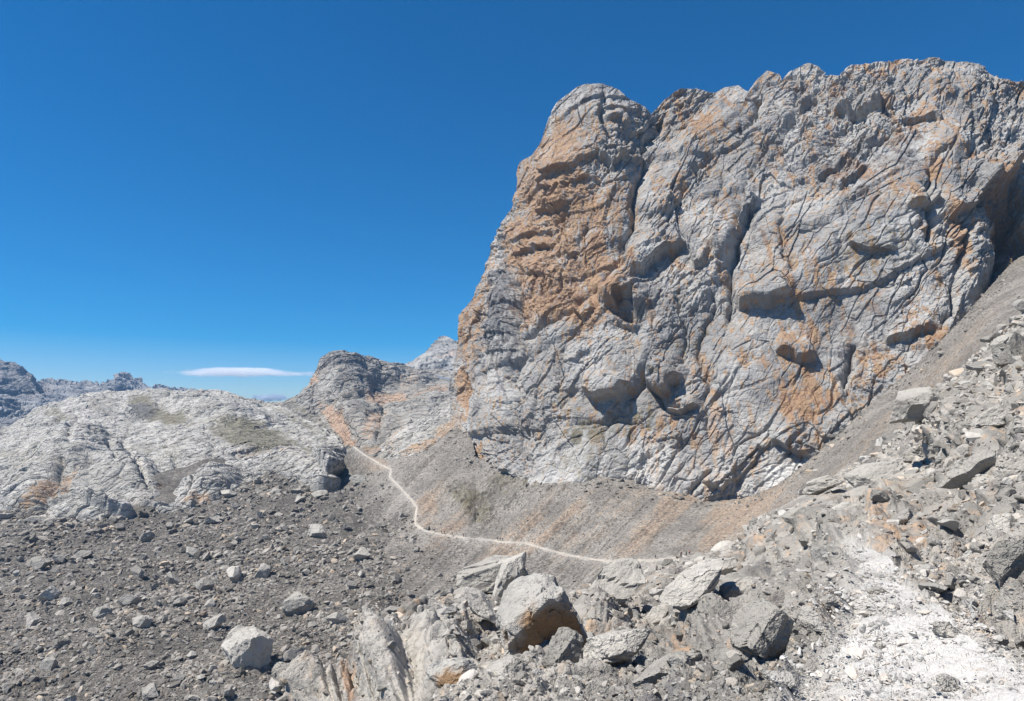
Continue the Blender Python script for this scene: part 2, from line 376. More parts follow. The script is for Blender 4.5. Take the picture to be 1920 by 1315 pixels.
# long gullies and cracks
for poly, w, d in [
    ([(1237, 228), (1228, 262), (1205, 290), (1196, 345), (1190, 400), (1180, 450), (1160, 505)], 9, 9),
    ([(1160, 505), (1130, 545), (1075, 585), (1020, 625), (985, 652)], 6, 5),
    ([(985, 652), (962, 715), (952, 770), (945, 830)], 8, 6), ([(976, 500), (978, 560), (976, 650)], 5, 9), ([(951, 400), (950, 470), (948, 520)], 4, 5),
    ([(1423, 190), (1405, 240), (1395, 265)], 6, 7), ([(1340, 300), (1318, 322), (1310, 340)], 5, 6),
    ([(1546, 140), (1525, 180), (1500, 210), (1470, 262), (1440, 300), (1400, 350)], 6, 5),
    ([(1400, 350), (1385, 440), (1382, 500), (1370, 560), (1360, 620)], 7, 8), ([(1360, 330), (1345, 400), (1330, 470)], 4, 3),
    ([(1290, 360), (1262, 430), (1240, 480)], 4, 3), ([(1340, 540), (1325, 600), (1310, 660), (1322, 720), (1325, 830)], 5, 4),
    ([(1270, 560), (1290, 620), (1280, 680)], 5, 4), ([(1735, 330), (1732, 390), (1738, 460)], 6, 6), ([(1700, 290), (1735, 320), (1770, 300)], 5, 4),
    ([(1598, 640), (1592, 680), (1585, 730)], 5, 6), ([(1640, 190), (1665, 215), (1690, 235)], 6, 5),
    ([(1906, 345), (1902, 400), (1882, 440), (1872, 500), (1850, 560), (1800, 610)], 13, 15),
    ([(1240, 170), (1236, 240)], 10, 9), ([(880, 590), (886, 640), (880, 700), (884, 770)], 7, 6), ([(905, 560), (912, 640), (918, 720)], 5, 4),
    ([(1060, 330), (1040, 380), (1030, 420)], 4, 4), ([(1130, 160), (1135, 200), (1128, 240)], 5, 4), ([(1100, 420), (1085, 480), (1090, 540)], 4, 3),
    ([(1470, 380), (1468, 450), (1475, 530)], 4, 3), ([(1170, 760), (1210, 720), (1240, 760), (1300, 775)], 6, 4), ([(1560, 250), (1520, 300), (1470, 330)], 5, 4),
    ([(1000, 650), (960, 780), (930, 880)], 5, 3), ([(1100, 600), (1060, 680), (1040, 760)], 5, 2.5), ([(1050, 800), (1120, 790), (1200, 800)], 5, 2.5),
    ([(1240, 830), (1200, 880), (1160, 920)], 6, 3), ([(1330, 880), (1300, 930), (1290, 960)], 6, 4), ([(1770, 420), (1800, 440), (1790, 520), (1765, 620)], 6, 5)]:
    rl.crack(poly, w, d)
# overhangs: the line is the lower lip (drawn left to right = rock above juts out)
for poly, a, dc in [
    ([(1180, 528), (1215, 508), (1250, 490), (1292, 478)], 9, 42), ([(1290, 485), (1310, 512), (1345, 500)], 6, 25),
    ([(1376, 500), (1385, 455), (1410, 420), (1442, 388)], 9, 36), ([(1558, 208), (1600, 210), (1650, 200)], 9, 36),
    ([(1090, 742), (1120, 756), (1165, 750), (1185, 720)], 9, 55), ([(1205, 725), (1235, 745), (1262, 738), (1280, 700)], 10, 48),
    ([(1245, 768), (1280, 778), (1322, 765)], 6, 28), ([(1370, 570), (1390, 592), (1440, 590), (1480, 560)], 7, 34),
    ([(1000, 402), (1050, 404), (1090, 385)], 4, 30), ([(965, 480), (1000, 470), (1040, 470)], 5, 26), ([(985, 520), (1010, 515), (1025, 530)], 4, 20),
    ([(1140, 580), (1165, 560), (1195, 570), (1205, 600)], 10, 30), ([(1150, 615), (1175, 630), (1200, 640)], 5, 18),
    ([(1440, 820), (1480, 838), (1530, 858)], 5, 34), ([(1450, 670), (1490, 690), (1530, 680)], 6, 30), ([(1690, 395), (1730, 392), (1760, 378)], 6, 30),
    ([(1760, 420), (1800, 405), (1830, 390), (1860, 378)], 7, 34), ([(1850, 395), (1880, 352), (1915, 335)], 16, 46), ([(1600, 300), (1560, 330), (1530, 345)][::-1], 4, 25),
    ([(1080, 590), (1100, 610), (1130, 600)], 4, 25), ([(1000, 300), (1050, 330), (1100, 320)], 3, 30), ([(1660, 650), (1700, 640), (1760, 618)], 5, 24),
    ([(1590, 470), (1640, 480), (1690, 470)], 4, 26), ([(1690, 240), (1725, 232), (1760, 238)], 4, 24), ([(1020, 350), (1045, 358), (1060, 362)], 3.5, 16),
    ([(1630, 320), (1600, 345), (1560, 365)][::-1], 4, 20), ([(1200, 200), (1160, 215), (1120, 200)][::-1], 3, 20), ([(1130, 225), (1180, 262), (1215, 250)], 5, 26),
    ([(930, 880), (990, 905), (1040, 925), (1130, 905)], 3, 22), ([(1120, 300), (1150, 320), (1175, 290)], 7, 24), ([(1310, 905), (1350, 925), (1370, 900)], 4, 16)]:
    rl.step(poly, a, dc)
for b in [(1240, 690, 45, 60, 30, 6), (1120, 690, 75, 70, 20, 5), (1420, 560, 70, 45, 20, 5), (950, 590, 26, 95, 0, 7), (1060, 330, 65, 90, 0, 7), (1150, 210, 70, 50, 0, 4),
          (1500, 500, 90, 120, 30, 5), (1330, 420, 60, 130, 30, 5), (1290, 260, 50, 90, 35, 5), (1820, 480, 60, 100, 10, 7), (1640, 170, 60, 50, 0, 5), (1750, 170, 40, 60, 0, 5),
          (1640, 560, 70, 60, 0, 3), (1070, 860, 130, 70, 0, 4), (1230, 870, 60, 70, 30, 4), (1500, 240, 55, 90, 40, 4), (1440, 170, 16, 45, 0, 3), (1340, 230, 40, 70, 40, 4),
          (1800, 300, 80, 70, 0, 5), (900, 640, 22, 70, 0, 3)]:
    rl.bulge(*b)
rl.bulge(1172, 592, 30, 22, -20, -9); rl.bulge(878, 740, 12, 45, 0, -5); rl.bulge(1895, 420, 26, 60, 20, -12)
h = rl.h * (.25 + .75 * es)
# bedding frames: slanted on the main face, vertical on the left pillar
lean = sstep(1080, 1260, fpx + .3 * (fpy - 400))
X = fp[:, 0] + .55 * fp[:, 1] * 0; Zv = fp[:, 2]
def frame(ang, st):
    c, n = math.cos(R(ang)), math.sin(R(ang)); a = (X * c + Zv * n) / st; b = (-X * n + Zv * c); return a, b
fa = frame(54, 3.0); fb = frame(86, 2.6)
low = sstep(-25, 20, Zv)
h2_ = np.zeros(len(fp), f32); q0 = np.stack([fa[0] * .8, 0 * fa[0], fa[1]], -1)
rgh = .18 + 1.15 * sstep(-.3, .45, fbm(q0, 55, 3, 19))
big = .35 + .65 * es
for sc, am in [(52, 6.5), (25, 4.2), (12, 2.3), (5.6, 1.25), (2.7, .62), (1.4, .32)]:
    a = wfacet(fp, fa, sc, int(sc * 10)); b = wfacet(fp, fb, sc, int(sc * 10) + 5)
    h2_ += am * (a * lean + b * (1 - lean)) * (big if sc > 10 else 1) * (rgh if sc < 20 else 1)
da = (X * math.cos(R(54)) + Zv * math.sin(R(54)), X * math.sin(R(54)) - Zv * math.cos(R(54)))     # along the slabs, across them (towards lower right)
for per, am in [(36, 5.5), (17, 3.4), (8, 1.7), (3.8, .8), (1.9, .35)]:
    s1 = saw(fp, da[1], da[0], per, int(per * 10) + 1); s2 = saw(fp, X, Zv, per, int(per * 10) + 2); s3 = saw(fp, -Zv + .25 * X, X, per * 1.1, int(per * 10) + 3)
    h2_ += am * (s1 * lean * .9 + s2 * (1 - lean) * .8 + s3 * (.75 - .1 * lean)) * (big if per > 10 else 1) * (rgh if per < 20 else 1)
h2_ += .5 * rgh * fbm(fp, 2.6, 3, 31, .65)
for sc, am in [(24, 2.2), (11, 1.5), (5, .9), (2.4, .45)]:
    for fr_, wgt, sd0 in ((fa, lean, 0), (fb, 1 - lean, 9)):
        wj = .3 * facet(fr_[0] / sc * 1.3, fr_[1] / sc * 1.3, int(sc) + sd0)
        r_, t_, e_ = vor2(fr_[0] / sc + wj, fr_[1] / sc * .8 + wj, 900 + int(sc * 3) + sd0)
        h2_ += am * wgt * (.6 * r_ + .9 * t_ - .2 * np.clip(1 - e_ / .06, 0, 1)) * (big if sc > 10 else 1) * (.4 + .6 * rgh)
fc = frame(50, 5.0)
for sc, dp in [(18, 3.2), (8, 1.9)]:
    w1 = .2 * perlin(fp, sc, 71)
    h2_ -= dp * np.clip(1 - vor2(fc[0] / sc + w1, fc[1] / sc + w1, 72)[2] / .07, 0, 1) * (.25 + .75 * sstep(-.1, .3, perlin(fp, 25, 73))) * (.4 + .6 * rgh)
smoothz = 1 - .75 * blob(fpx, fpy, 1465, 905, 60, 45, 30) - .35 * blob(fpx, fpy, 1050, 700, 70, 70)
h = h + h2_ * smoothz
P1 = fp + Nn.reshape(-1, 3) * h[:, None]
P1 = P1.reshape(P0.shape)
# stains, plus some overhang shade painted into the dark channel
st = np.zeros((len(fp), 4), f32)
wxp, wyp = fpx + 2.0 * wx, fpy + 2.0 * wy
for c in [(1040, 300, 75, 60, 0, .75), (1060, 380, 80, 60, 0, .95), (1010, 480, 55, 70, 0, 1.0), (1060, 540, 85, 55, 30, 1.0), (1120, 590, 60, 35, 30, .8), (1150, 570, 45, 40, 0, .8),
          (1095, 470, 60, 60, 0, .8), (1160, 410, 35, 60, 0, .6), (890, 620, 30, 80, 0, .7), (915, 560, 22, 90, 0, .6), (878, 735, 13, 55, 0, 1.3), (1110, 230, 50, 50, 0, .35),
          (1290, 215, 28, 45, 20, .75), (1370, 190, 18, 30, 30, .6), (1520, 165, 30, 25, 0, .45), (1510, 650, 38, 45, 0, .95), (1510, 740, 45, 60, 0, 1.1), (1450, 690, 30, 25, 0, .6),
          (1470, 520, 50, 50, 0, .5), (1540, 340, 50, 30, 20, .6), (1640, 360, 40, 45, 0, .95), (1700, 350, 35, 35, 0, .85), (1755, 220, 24, 55, 0, .8), (1690, 260, 20, 40, 0, .6),
          (1765, 280, 22, 40, 0, .8), (1800, 310, 25, 25, 0, .5), (1880, 430, 25, 85, 10, 1.2), (1780, 440, 22, 50, 0, .6), (1700, 600, 30, 50, 0, .5), (1620, 700, 30, 60, 0, .5),
          (1740, 640, 30, 25, 0, .8), (1330, 800, 16, 50, 0, .6), (1345, 905, 22, 18, 0, 1.0), (1230, 800, 60, 20, 20, .4), (1250, 560, 30, 60, 0, .35), (1385, 680, 20, 20, 0, .6),
          (890, 850, 14, 30, 0, .8), (850, 790, 20, 20, 0, .8), (1650, 112, 60, 8, 0, .6), (1580, 560, 60, 60, 0, .3), (1360, 480, 14, 60, 20, .5), (1100, 920, 50, 10, 0, .5), (1160, 500, 25, 20, 30, .9)]:
    st[:, 0] = np.maximum(st[:, 0], c[5] * blob(wxp, wyp, *c[:5], .55))
sk_ = fbm(np.stack([X * 1.0, fp[:, 1] * .3, Zv * .09], -1), 7, 4, 133, .6)
st[:, 0] *= 1 - (.3 + .3 * lean) * (1 - sstep(-.25, .3, sk_))
st[:, 0] += .19 + .42 * lean * sstep(.1, .5, sk_) + .1 * blob(wxp, wyp, 1060, 440, 130, 260, 0, .5)
for c in [(1100, 810, 60, 30, 0, .8), (1100, 870, 90, 40, 0, .55), (1300, 640, 30, 10, 30, .6), (1040, 770, 60, 10, 0, .4), (1180, 790, 50, 20, 0, .6), (1640, 480, 70, 50, 0, .45), (1230, 720, 40, 8, 0, .5)]:
    st[:, 1] = np.maximum(st[:, 1], c[5] * blob(wxp, wyp, *c[:5], .5))
for c in [(950, 590, 25, 90, 0, .85), (1230, 560, 40, 60, 20, .35), (1620, 330, 60, 60, 20, .45), (1700, 300, 30, 50, 0, .6), (1420, 440, 25, 40, 0, .6), (1870, 430, 25, 60, 0, .6), (1640, 610, 60, 40, 0, .45), (1590, 690, 12, 50, 0, .5), (1100, 180, 60, 18, 0, .5)]:  # dark tones; the wedge and right gully blobs paint in overhang shade
    st[:, 2] = np.maximum(st[:, 2], c[5] * blob(wxp, wyp, *c[:5], .5))
st[:, 3] = np.clip(.95 * blob(wxp, wyp, 1475, 905, 65, 42, 35, .25) + .35 * blob(wxp, wyp, 1200, 900, 260, 60, 0, .6) + .25 * blob(wxp, wyp, 1370, 800, 60, 50, 0, .6), 0, 1)
cliff_m = rockmat('cliff_limestone', (.39, .384, .37), (.22, .22, .22), 3.0, stretch=(1, .8, .8), bump=1.0, crk=.3, warm=.32, lichen=.65, white=(.58, .565, .535))
gridmesh('cliff', P1, cliff_m, st.reshape(P1.shape[:2] + (4,)))
print('cliff', time.time() - T0)

# ================================================================== SCREE (valley floor and talus under the cliff)
A_base = tps([(-250, 1450, 165), (0, 1315, 190), (300, 1315, 185), (560, 1315, 190), (-200, 1000, 400), (0, 1000, 385), (300, 1000, 375), (450, 900, 465), (640, 900, 465), (0, 1150, 270), (300, 1150, 262),
              (600, 1100, 278), (750, 1100, 282), (800, 1000, 345), (730, 880, 430), (660, 850, 480), (940, 1015, 325), (1100, 1045, 285), (1220, 1048, 255), (1100, 910, 335), (1000, 905, 355), (1250, 930, 318),
              (880, 800, 450), (870, 900, 395), (1390, 950, 295), (1530, 855, 282), (1700, 700, 300), (1900, 500, 325), (1740, 760, 235), (900, 1150, 255), (1200, 1100, 235), (1100, 1200, 215), (1300, 1200, 180),
              (1500, 1000, 205), (1700, 830, 205), (1900, 640, 205), (2100, 380, 350), (2200, 560, 210), (600, 1450, 160), (1300, 1450, 130), (0, 950, 440), (300, 930, 430)])
A_top = [(-300, 890), (300, 890), (450, 850), (560, 850), (600, 866), (638, 880), (650, 850), (660, 832), (672, 836), (700, 852), (730, 864), (760, 858), (800, 844), (840, 812), (878, 785), (892, 858), (940, 878), (1000, 893), (1040, 903), (1100, 898), (1150, 891), (1200, 903), (1250, 920), (1320, 928), (1390, 938), (1420, 930), (1450, 915), (1490, 886), (1530, 850), (1580, 806), (1640, 748), (1700, 698), (1760, 640), (1820, 578), (1880, 510), (1900, 488), (2000, 395), (2300, 300)]
A_bot = [(-300, 1450), (1200, 1450), (1400, 1300), (1600, 1150), (1800, 1000), (2000, 850), (2300, 700)]
w_, h_ = 1560, 470
pxs = np.linspace(-300, 2300, w_)
tt = np.linspace(0, 1, h_)[:, None]
px = np.repeat(pxs[None], h_, 0); py = interp(A_top, pxs)[None] * (1 - tt) + interp(A_bot, pxs)[None] * tt
P0 = unproj(px, py, A_base(px, py))
path_pts = [(664, 838), (680, 850), (700, 862), (715, 873), (733, 881), (731, 895), (745, 908), (760, 925), (772, 937), (782, 952), (779, 970), (779, 983), (792, 992),
            (810, 999), (835, 1004), (870, 1008), (905, 1011), (940, 1016), (985, 1019), (1010, 1026), (1060, 1040), (1100, 1047), (1140, 1053), (1190, 1051), (1240, 1049), (1268, 1046)]
dpath, spath, _ = polydist(px, py, path_pts)
fp = P0.reshape(-1, 3); fpx, fpy = px.ravel(), py.ravel()
A_px, A_py = px, py
foot = (A_base(px, py) / F * 1.6).ravel()
talus = np.clip(sstep(640, 800, fpx + .25 * (1000 - fpy)) * 1.0, 0, 1)        # 1 = fine smooth talus, 0 = bouldery valley
hh = 6.5 * fbm(fp, 60, 3, 41) * (1 - talus) + .9 * fbm(fp, 22, 4, 44, .55) * (1.15 - talus) + .25 * fbm(fp, 5, 3, 47, .6) * (1.25 - .7 * talus)
# runnels down the talus, following the fall line
fall = np.stack([(fpx - 1000) * .9 + (fpy - 950) * .9, (fpy - 950) * .12, 0 * fpx], -1)
rn = fbm(fall, 60, 4, 51, .6)
hh += .8 * rn * talus
# small rock outcrop in the talus
oc = 1.4 * blob(fpx, fpy, 885, 950, 58, 24, -40, .5) + .8 * blob(fpx, fpy, 960, 915, 70, 26, 10, .5)
hh += oc * (2.0 + 1.8 * blocks(fp, (fp[:, 0], fp[:, 1]), 9, 77, foot * 2) + 1.0 * fbm(fp, 6, 3, 78, .6))
near_path = np.exp(-(dpath.ravel() / 5) ** 2)
hh *= 1 - .8 * near_path
hh = isofilt(hh.reshape(P0.shape[:2]), P0).ravel()
P1 = fp.copy(); P1[:, 2] += hh
A_P = P1.reshape(P0.shape)
st = np.zeros((len(fp), 4), f32)
pt = (rn * .9 + .35 * fbm(fp, 14, 3, 53)) 
reg = blob(fpx, fpy, 1100, 1000, 260, 75, 8, .7) + .7 * blob(fpx, fpy, 1600, 800, 300, 60, 42, .6) + .8 * blob(fpx, fpy, 820, 960, 60, 60, 0, .6) + .45 * blob(fpx, fpy, 930, 1100, 90, 50, 40, .6) + 1.0 * blob(fpx, fpy, 1340, 930, 120, 40, 0, .6)
st[:, 0] = np.clip(reg * (.42 + 1.3 * pt), 0, 1) + .5 * blob(fpx, fpy, 800, 960, 22, 35, 0, .5) + .9 * blob(fpx, fpy, 700, 865, 32, 16, -25, .6)
st[:, 2] = np.clip((1.0 - .9 * talus) + .6 * fbm(fp, 45, 3, 55), 0, .95) * (1 - .6 * talus)
fs1 = fbm(np.stack([(fpx - 1000) * .9 + (fpy - 950) * .9, (fpy - 950) * .06, 0 * fpx], -1), 15, 3, 57, .6)
st[:, 2] += talus * np.clip(.12 + 1.0 * fs1 + .3 * sstep(0, 25, np.where(spath.ravel() > 0, dpath.ravel(), 0)) * (fpx < 1300), 0, .6) * np.where(fpx > 1350, .5, 1)
st[:, 0] += talus * np.clip(.45 * fs1, -.1, .35); st[:, 0] = np.clip(st[:, 0], 0, 1.2)
st[:, 1] = oc * .55 + .3 * blob(fpx, fpy, 930, 895, 70, 20, 0, .5)
up = (spath.ravel() > 0)
st[:, 3] = .4 * np.exp(-(dpath.ravel() / 3.2) ** 2) + .12 * np.exp(-(dpath.ravel() / 14) ** 2) * np.where(spath.ravel() > 0, 1, .4)
PA, tb = pad(A_P, top=(8, (4, 26, -26), 1.2), bottom=(8, (0, -60, -40)))
scree_m = rockmat('scree_gravel', (.235, .217, .194), (.165, .153, .138), 1.6, orange=(.33, .27, .20), bump=1.0, gravel=.45, lichen=.35, darkcol=(.068, .063, .056))
gridmesh('scree', PA, scree_m, padscalar(st.reshape(A_P.shape[:2] + (4,)), tb))
print('scree', time.time() - T0)
def colsurf(Pg, pxs, top, bot):
    hgt = Pg.shape[0]
    def f(x, y):
        x = np.asarray(x, float); y = np.asarray(y, float)
        t = (y - interp(top, x)) / (interp(bot, x) - interp(top, x)) * (hgt - 1)
        i = np.clip((x - pxs[0]) / (pxs[1] - pxs[0]), 0, len(pxs) - 1.001); t = np.clip(t, 0, hgt - 1.001)
        i0 = i.astype(int); t0 = t.astype(int); a = (i - i0)[..., None]; b = (t - t0)[..., None]
        return (Pg[t0, i0] * (1 - a) + Pg[t0, i0 + 1] * a) * (1 - b) + (Pg[t0 + 1, i0] * (1 - a) + Pg[t0 + 1, i0 + 1] * a) * b
    return f
surfA = colsurf(A_P, pxs, A_top, A_bot)

# narrow trail across the talus: a ribbon a hand's height above it
pw = resample(path_pts, 420); pc = surfA(pw[:, 0], pw[:, 1])
tng = np.gradient(smoothgrid(pc[None].repeat(3, 0), 6)[1], axis=0); tng[:, 2] = 0; tng /= np.linalg.norm(tng, axis=1)[:, None]
sdv = np.stack([-tng[:, 1], tng[:, 0], 0 * tng[:, 0]], -1)
wd = (.5 + .35 * fbm(pc, 8, 2, 61))[:, None]
rib = np.stack([pc + sdv * wd * k + np.array([0, 0, .22 - .5 * (abs(k) > .9)]) for k in (-1.15, -.8, 0, .8, 1.15)], 1)
trail_m = rockmat('trail_dust', (.44, .40, .345), (.36, .325, .28), .8, stain=False, lichen=.1)
gridmesh('path', rib, trail_m)

# ================================================================== KARST HILL, BACK MOUNTAIN, FAR PEAKS
def hill(name, top, bot, x0, x1, w, h, ctrl, scales, seed, mat, stains=None, back=(0, 260, -150), ang=35, relief=None, skyl=.4, fine=None, backrows=24, stretch=1.8):
    pxs = np.linspace(x0, x1, w); tt = np.linspace(0, 1, h)[:, None]
    px = np.repeat(pxs[None], h, 0); py = interp(top, pxs)[None] * (1 - tt) + interp(bot, pxs)[None] * tt
    P0 = unproj(px, py, tps(ctrl)(px, py))
    P0, tb = pad(P0, top=(backrows, back, 1.3)); P0 = smoothgrid(P0, 2)
    PX, PY = padscalar(px, tb), padscalar(py, tb)
    nn = smoothgrid(normals(P0), 10); nn /= np.linalg.norm(nn, axis=-1, keepdims=True)
    fp = P0.reshape(-1, 3); fx, fy = PX.ravel(), PY.ravel()
    es = np.repeat(sstep(0, 40, np.arange(P0.shape[0]) - backrows)[:, None], P0.shape[1], 1).ravel()
    g = (fp[:, 1] * .55 + fp[:, 2] * .9)
    c, n = math.cos(R(ang)), math.sin(R(ang)); uv = ((fp[:, 0] * c + g * n) / stretch, -fp[:, 0] * n + g * c)
    h_ = np.zeros(len(fp), f32); ft = smoothgrid(footprint(P0)[..., None], 4).ravel()
    for sc, am in scales:
        h_ += am * (.45 * blocks(fp, uv, sc, seed + int(sc * 7), ft, soft=.2) + .95 * wfacet(fp, uv, sc * 1.2, seed + int(sc * 5), ft)) * (skyl + (1 - skyl) * es)
        h_ += am * .3 * saw(fp, uv[1] * -1, uv[0], sc * 1.2, seed + int(sc * 3), ft) * (skyl + (1 - skyl) * es)
    s0 = scales[0][0]
    for sc, dp in ((scales[1][0], 1.0), (scales[2][0], .8)):
        e = vor2(uv[0] / sc * .5 + .25 * perlin(fp, sc, seed + 21), uv[1] / sc * 1.3 + .25 * perlin(fp, sc, seed + 22), seed + 23)[2]
        wdt = np.maximum(.06, 1.2 * ft / sc)
        h_ -= dp * sc * .16 * np.clip(1 - e / wdt, 0, 1) * (.3 + .7 * sstep(-.2, .3, perlin(fp, sc * 3, seed + 24))) * np.clip(sc / (2.5 * ft) - .8, 0, 1)
    if relief:
        wq = 5 * perlin(fp, s0 * .4, seed + 9), 5 * perlin(fp, s0 * .4, seed + 10)
        r_ = Relief(fx, fy, wq); relief(r_); h_ += r_.h
    sm = np.ones(len(fp), f32); st = np.zeros((len(fp), 4), f32)
    if stains: sm = stains(st, fx + 6 * perlin(fp, s0 * .5, seed + 12), fy + 6 * perlin(fp, s0 * .5, seed + 13), fp)
    h_ = isofilt((h_ * sm).reshape(P0.shape[:2]), P0).ravel(); sm = 1
    P1 = fp + nn.reshape(-1, 3) * h_[:, None]; js = s0 / 12.
    P1 = (jitter(P1 / js, np.minimum(ft, 3 * js) / js, seed + 40, .55) * js).reshape(P0.shape)
    PB, tb2 = pad(P1, bottom=(6, (0, -5, -80)))
    gridmesh(name, PB, mat, padscalar(st.reshape(P1.shape[:2] + (4,)), tb2))
    return colsurf(P1[backrows:], pxs, top, bot)
karst_m = rockmat('karst_limestone', (.47, .458, .43), (.30, .292, .27), 3.0, bump=1.0, crk=.8, warm=.2, lichen=.85, orange=(.42, .30, .19))
def ks(st, x, y, P):
    gr = np.zeros(len(x), f32)
    for c in [(300, 782, 62, 14, -12, 1.1), (265, 762, 26, 16, 0, 1.0), (470, 818, 80, 22, -12, 1.1), (110, 780, 30, 12, -20, .7), (560, 840, 60, 12, -25, .7), (60, 880, 40, 16, 0, .55), (20, 850, 30, 10, 0, .6), (300, 845, 50, 12, 0, .45), (560, 790, 70, 7, -30, .6), (180, 760, 30, 8, -50, .4)]:
        gr = np.maximum(gr, c[5] * blob(x, y, *c[:5], .45))
    st[:, 1] = gr
    for c in [(90, 925, 60, 7, 35, .9), (310, 920, 22, 6, 35, 1.0), (30, 980, 60, 12, 20, .9), (500, 850, 60, 10, -10, .4), (370, 965, 30, 8, 0, .7)]: st[:, 0] = np.maximum(st[:, 0], c[5] * blob(x, y, *c[:5], .5))
    dk = blob(x, y, 450, 900, 90, 30, -15, .5) * (x > 330)
    st[:, 2] = .9 * blob(x, y, 265, 775, 30, 14, 0, .4) + .6 * blob(x, y, 620, 872, 22, 20, 0, .4)  # second blob paints the shade of the overhanging end block into the colour
    return 1 - .6 * np.clip(gr, 0, 1)
def kr(r):
    for c, w, d in [([(150, 780), (140, 820), (132, 850)], 3, 6), ([(230, 830), (255, 880), (275, 930)], 5, 9), ([(200, 830), (215, 880)], 4, 6), ([(330, 850), (325, 900), (300, 960)], 5, 6), ([(70, 800), (110, 795), (135, 775)], 5, 8),
                    ([(400, 840), (380, 900), (350, 960)], 4, 6), ([(130, 870), (100, 920), (60, 960)], 5, 7), ([(180, 940), (220, 950), (260, 960)], 5, 6)]: r.crack(c, w, d)
    for c, a, d in [([(60, 800), (85, 805), (115, 790)], 8, 14), ([(230, 775), (265, 785), (300, 770)], 8, 20), ([(585, 858), (610, 885), (640, 888)], 9, 22), ([(250, 970), (320, 985), (380, 975)], 8, 18), ([(150, 960), (200, 985), (260, 985)], 8, 16),
                    ([(440, 800), (475, 808), (505, 800)], 5, 12), ([(270, 738), (300, 745), (320, 740)], 5, 8)]: r.step(c, a, d)
    for b in [(110, 850, 100, 50, 20, 12), (240, 900, 80, 55, -30, 14), (390, 930, 70, 45, 25, 14), (170, 965, 90, 30, 0, 10), (390, 770, 120, 26, -10, 10), (610, 865, 30, 25, 0, 5), (265, 760, 38, 20, 0, 8), (530, 850, 90, 25, -20, 6), (60, 920, 70, 40, 20, 8)]: r.bulge(*b)
surfC = hill('karst_hill', [(-300, 830), (-100, 825), (0, 806), (33, 790), (50, 777), (67, 765), (87, 757), (110, 753), (140, 743), (167, 736), (200, 733), (233, 733), (273, 730), (300, 728), (333, 733), (367, 731), (410, 730), (443, 740), (477, 750), (503, 757), (535, 766), (570, 785), (600, 800), (630, 822), (650, 850), (662, 880)],
     [(-300, 1010), (0, 1010), (200, 1010), (300, 1008), (380, 985), (440, 945), (475, 905), (520, 890), (560, 890), (640, 905), (662, 900)], -300, 660, 860, 400,
     [(-300, 1000, 415), (0, 985, 418), (300, 985, 402), (470, 920, 455), (640, 890, 485), (662, 895, 540), (615, 880, 462), (-300, 850, 700), (0, 850, 590), (150, 850, 520), (300, 850, 540), (450, 850, 520), (560, 840, 560), (0, 806, 800), (140, 745, 850), (230, 790, 680), (300, 730, 850), (410, 732, 830), (500, 758, 800), (560, 790, 700), (640, 850, 545)],
     [(42, 5.5), (18, 3.6), (8, 2.2), (3.6, 1.2), (1.8, .6)], 200, karst_m, ks, relief=kr, ang=40)
mount_m = rockmat('mountain_limestone', (.36, .35, .325), (.20, .196, .185), 5, bump=1.0, crk=1.0, warm=.5, orange=(.43, .31, .215), lichen=.5)
def ms(st, x, y, P):
    o = np.zeros(len(x), f32)
    for c in [(735, 745, 55, 11, 0, .9), (630, 790, 12, 42, 40, 1.2), (645, 815, 10, 26, 40, 1.2), (700, 800, 30, 8, 40, .7), (800, 735, 60, 10, 15, .7), (580, 715, 22, 8, 30, .9), (780, 705, 30, 8, 20, .4), (700, 850, 60, 12, 0, .7)]: o = np.maximum(o, c[5] * blob(x, y, *c[:5], .5))
    st[:, 0] = o + .05
    g = .6 * blob(x, y, 560, 765, 70, 6, -30, .5) + .5 * blob(x, y, 670, 850, 50, 8, 20, .5) + .4 * blob(x, y, 745, 762, 30, 7, 0, .5)
    st[:, 1] = g
    st[:, 2] = .75 * blob(x, y, 640, 700, 50, 14, -20, .5) + .6 * blob(x, y, 695, 690, 30, 8, -10, .5) + .6 * blob(x, y, 800, 705, 22, 12, 0, .5) + .5 * blob(x, y, 690, 725, 30, 12, -20, .5)
    return 1 - .75 * np.clip(o + g, 0, 1)
def mr(r):
    for b in [(650, 700, 65, 38, -15, 22), (720, 700, 40, 20, -10, 10), (650, 780, 45, 40, 30, 18), (700, 800, 50, 40, 20, 10)]: r.bulge(*b)
    r.bulge(735, 750, 55, 14, 0, -14); r.crack([(600, 760), (630, 800), (665, 838)], 8, 14); r.crack([(720, 770), (715, 800), (690, 840)], 6, 10)
    r.step([(620, 730), (660, 742), (700, 745)], 12, 20); r.step([(640, 770), (650, 778), (680, 775)], 10, 14)
surfD = hill('mountain', [(430, 765), (500, 757), (533, 752), (560, 738), (583, 716), (587, 702), (600, 688), (617, 675), (633, 668), (655, 668), (676, 665), (702, 673), (734, 677), (755, 682), (775, 690), (900, 700)],
     [(430, 900), (900, 900)], 430, 900, 480, 340,
     [(430, 900, 700), (600, 880, 640), (700, 870, 520), (900, 880, 480), (560, 745, 900), (640, 670, 1000), (740, 680, 1050), (660, 800, 700), (735, 750, 900), (850, 740, 900), (900, 700, 1000), (640, 720, 930), (800, 800, 600)],
     [(60, 9), (25, 6), (10, 3), (5, 1.2)], 300, mount_m, ms, relief=mr, back=(0, 350, -200))
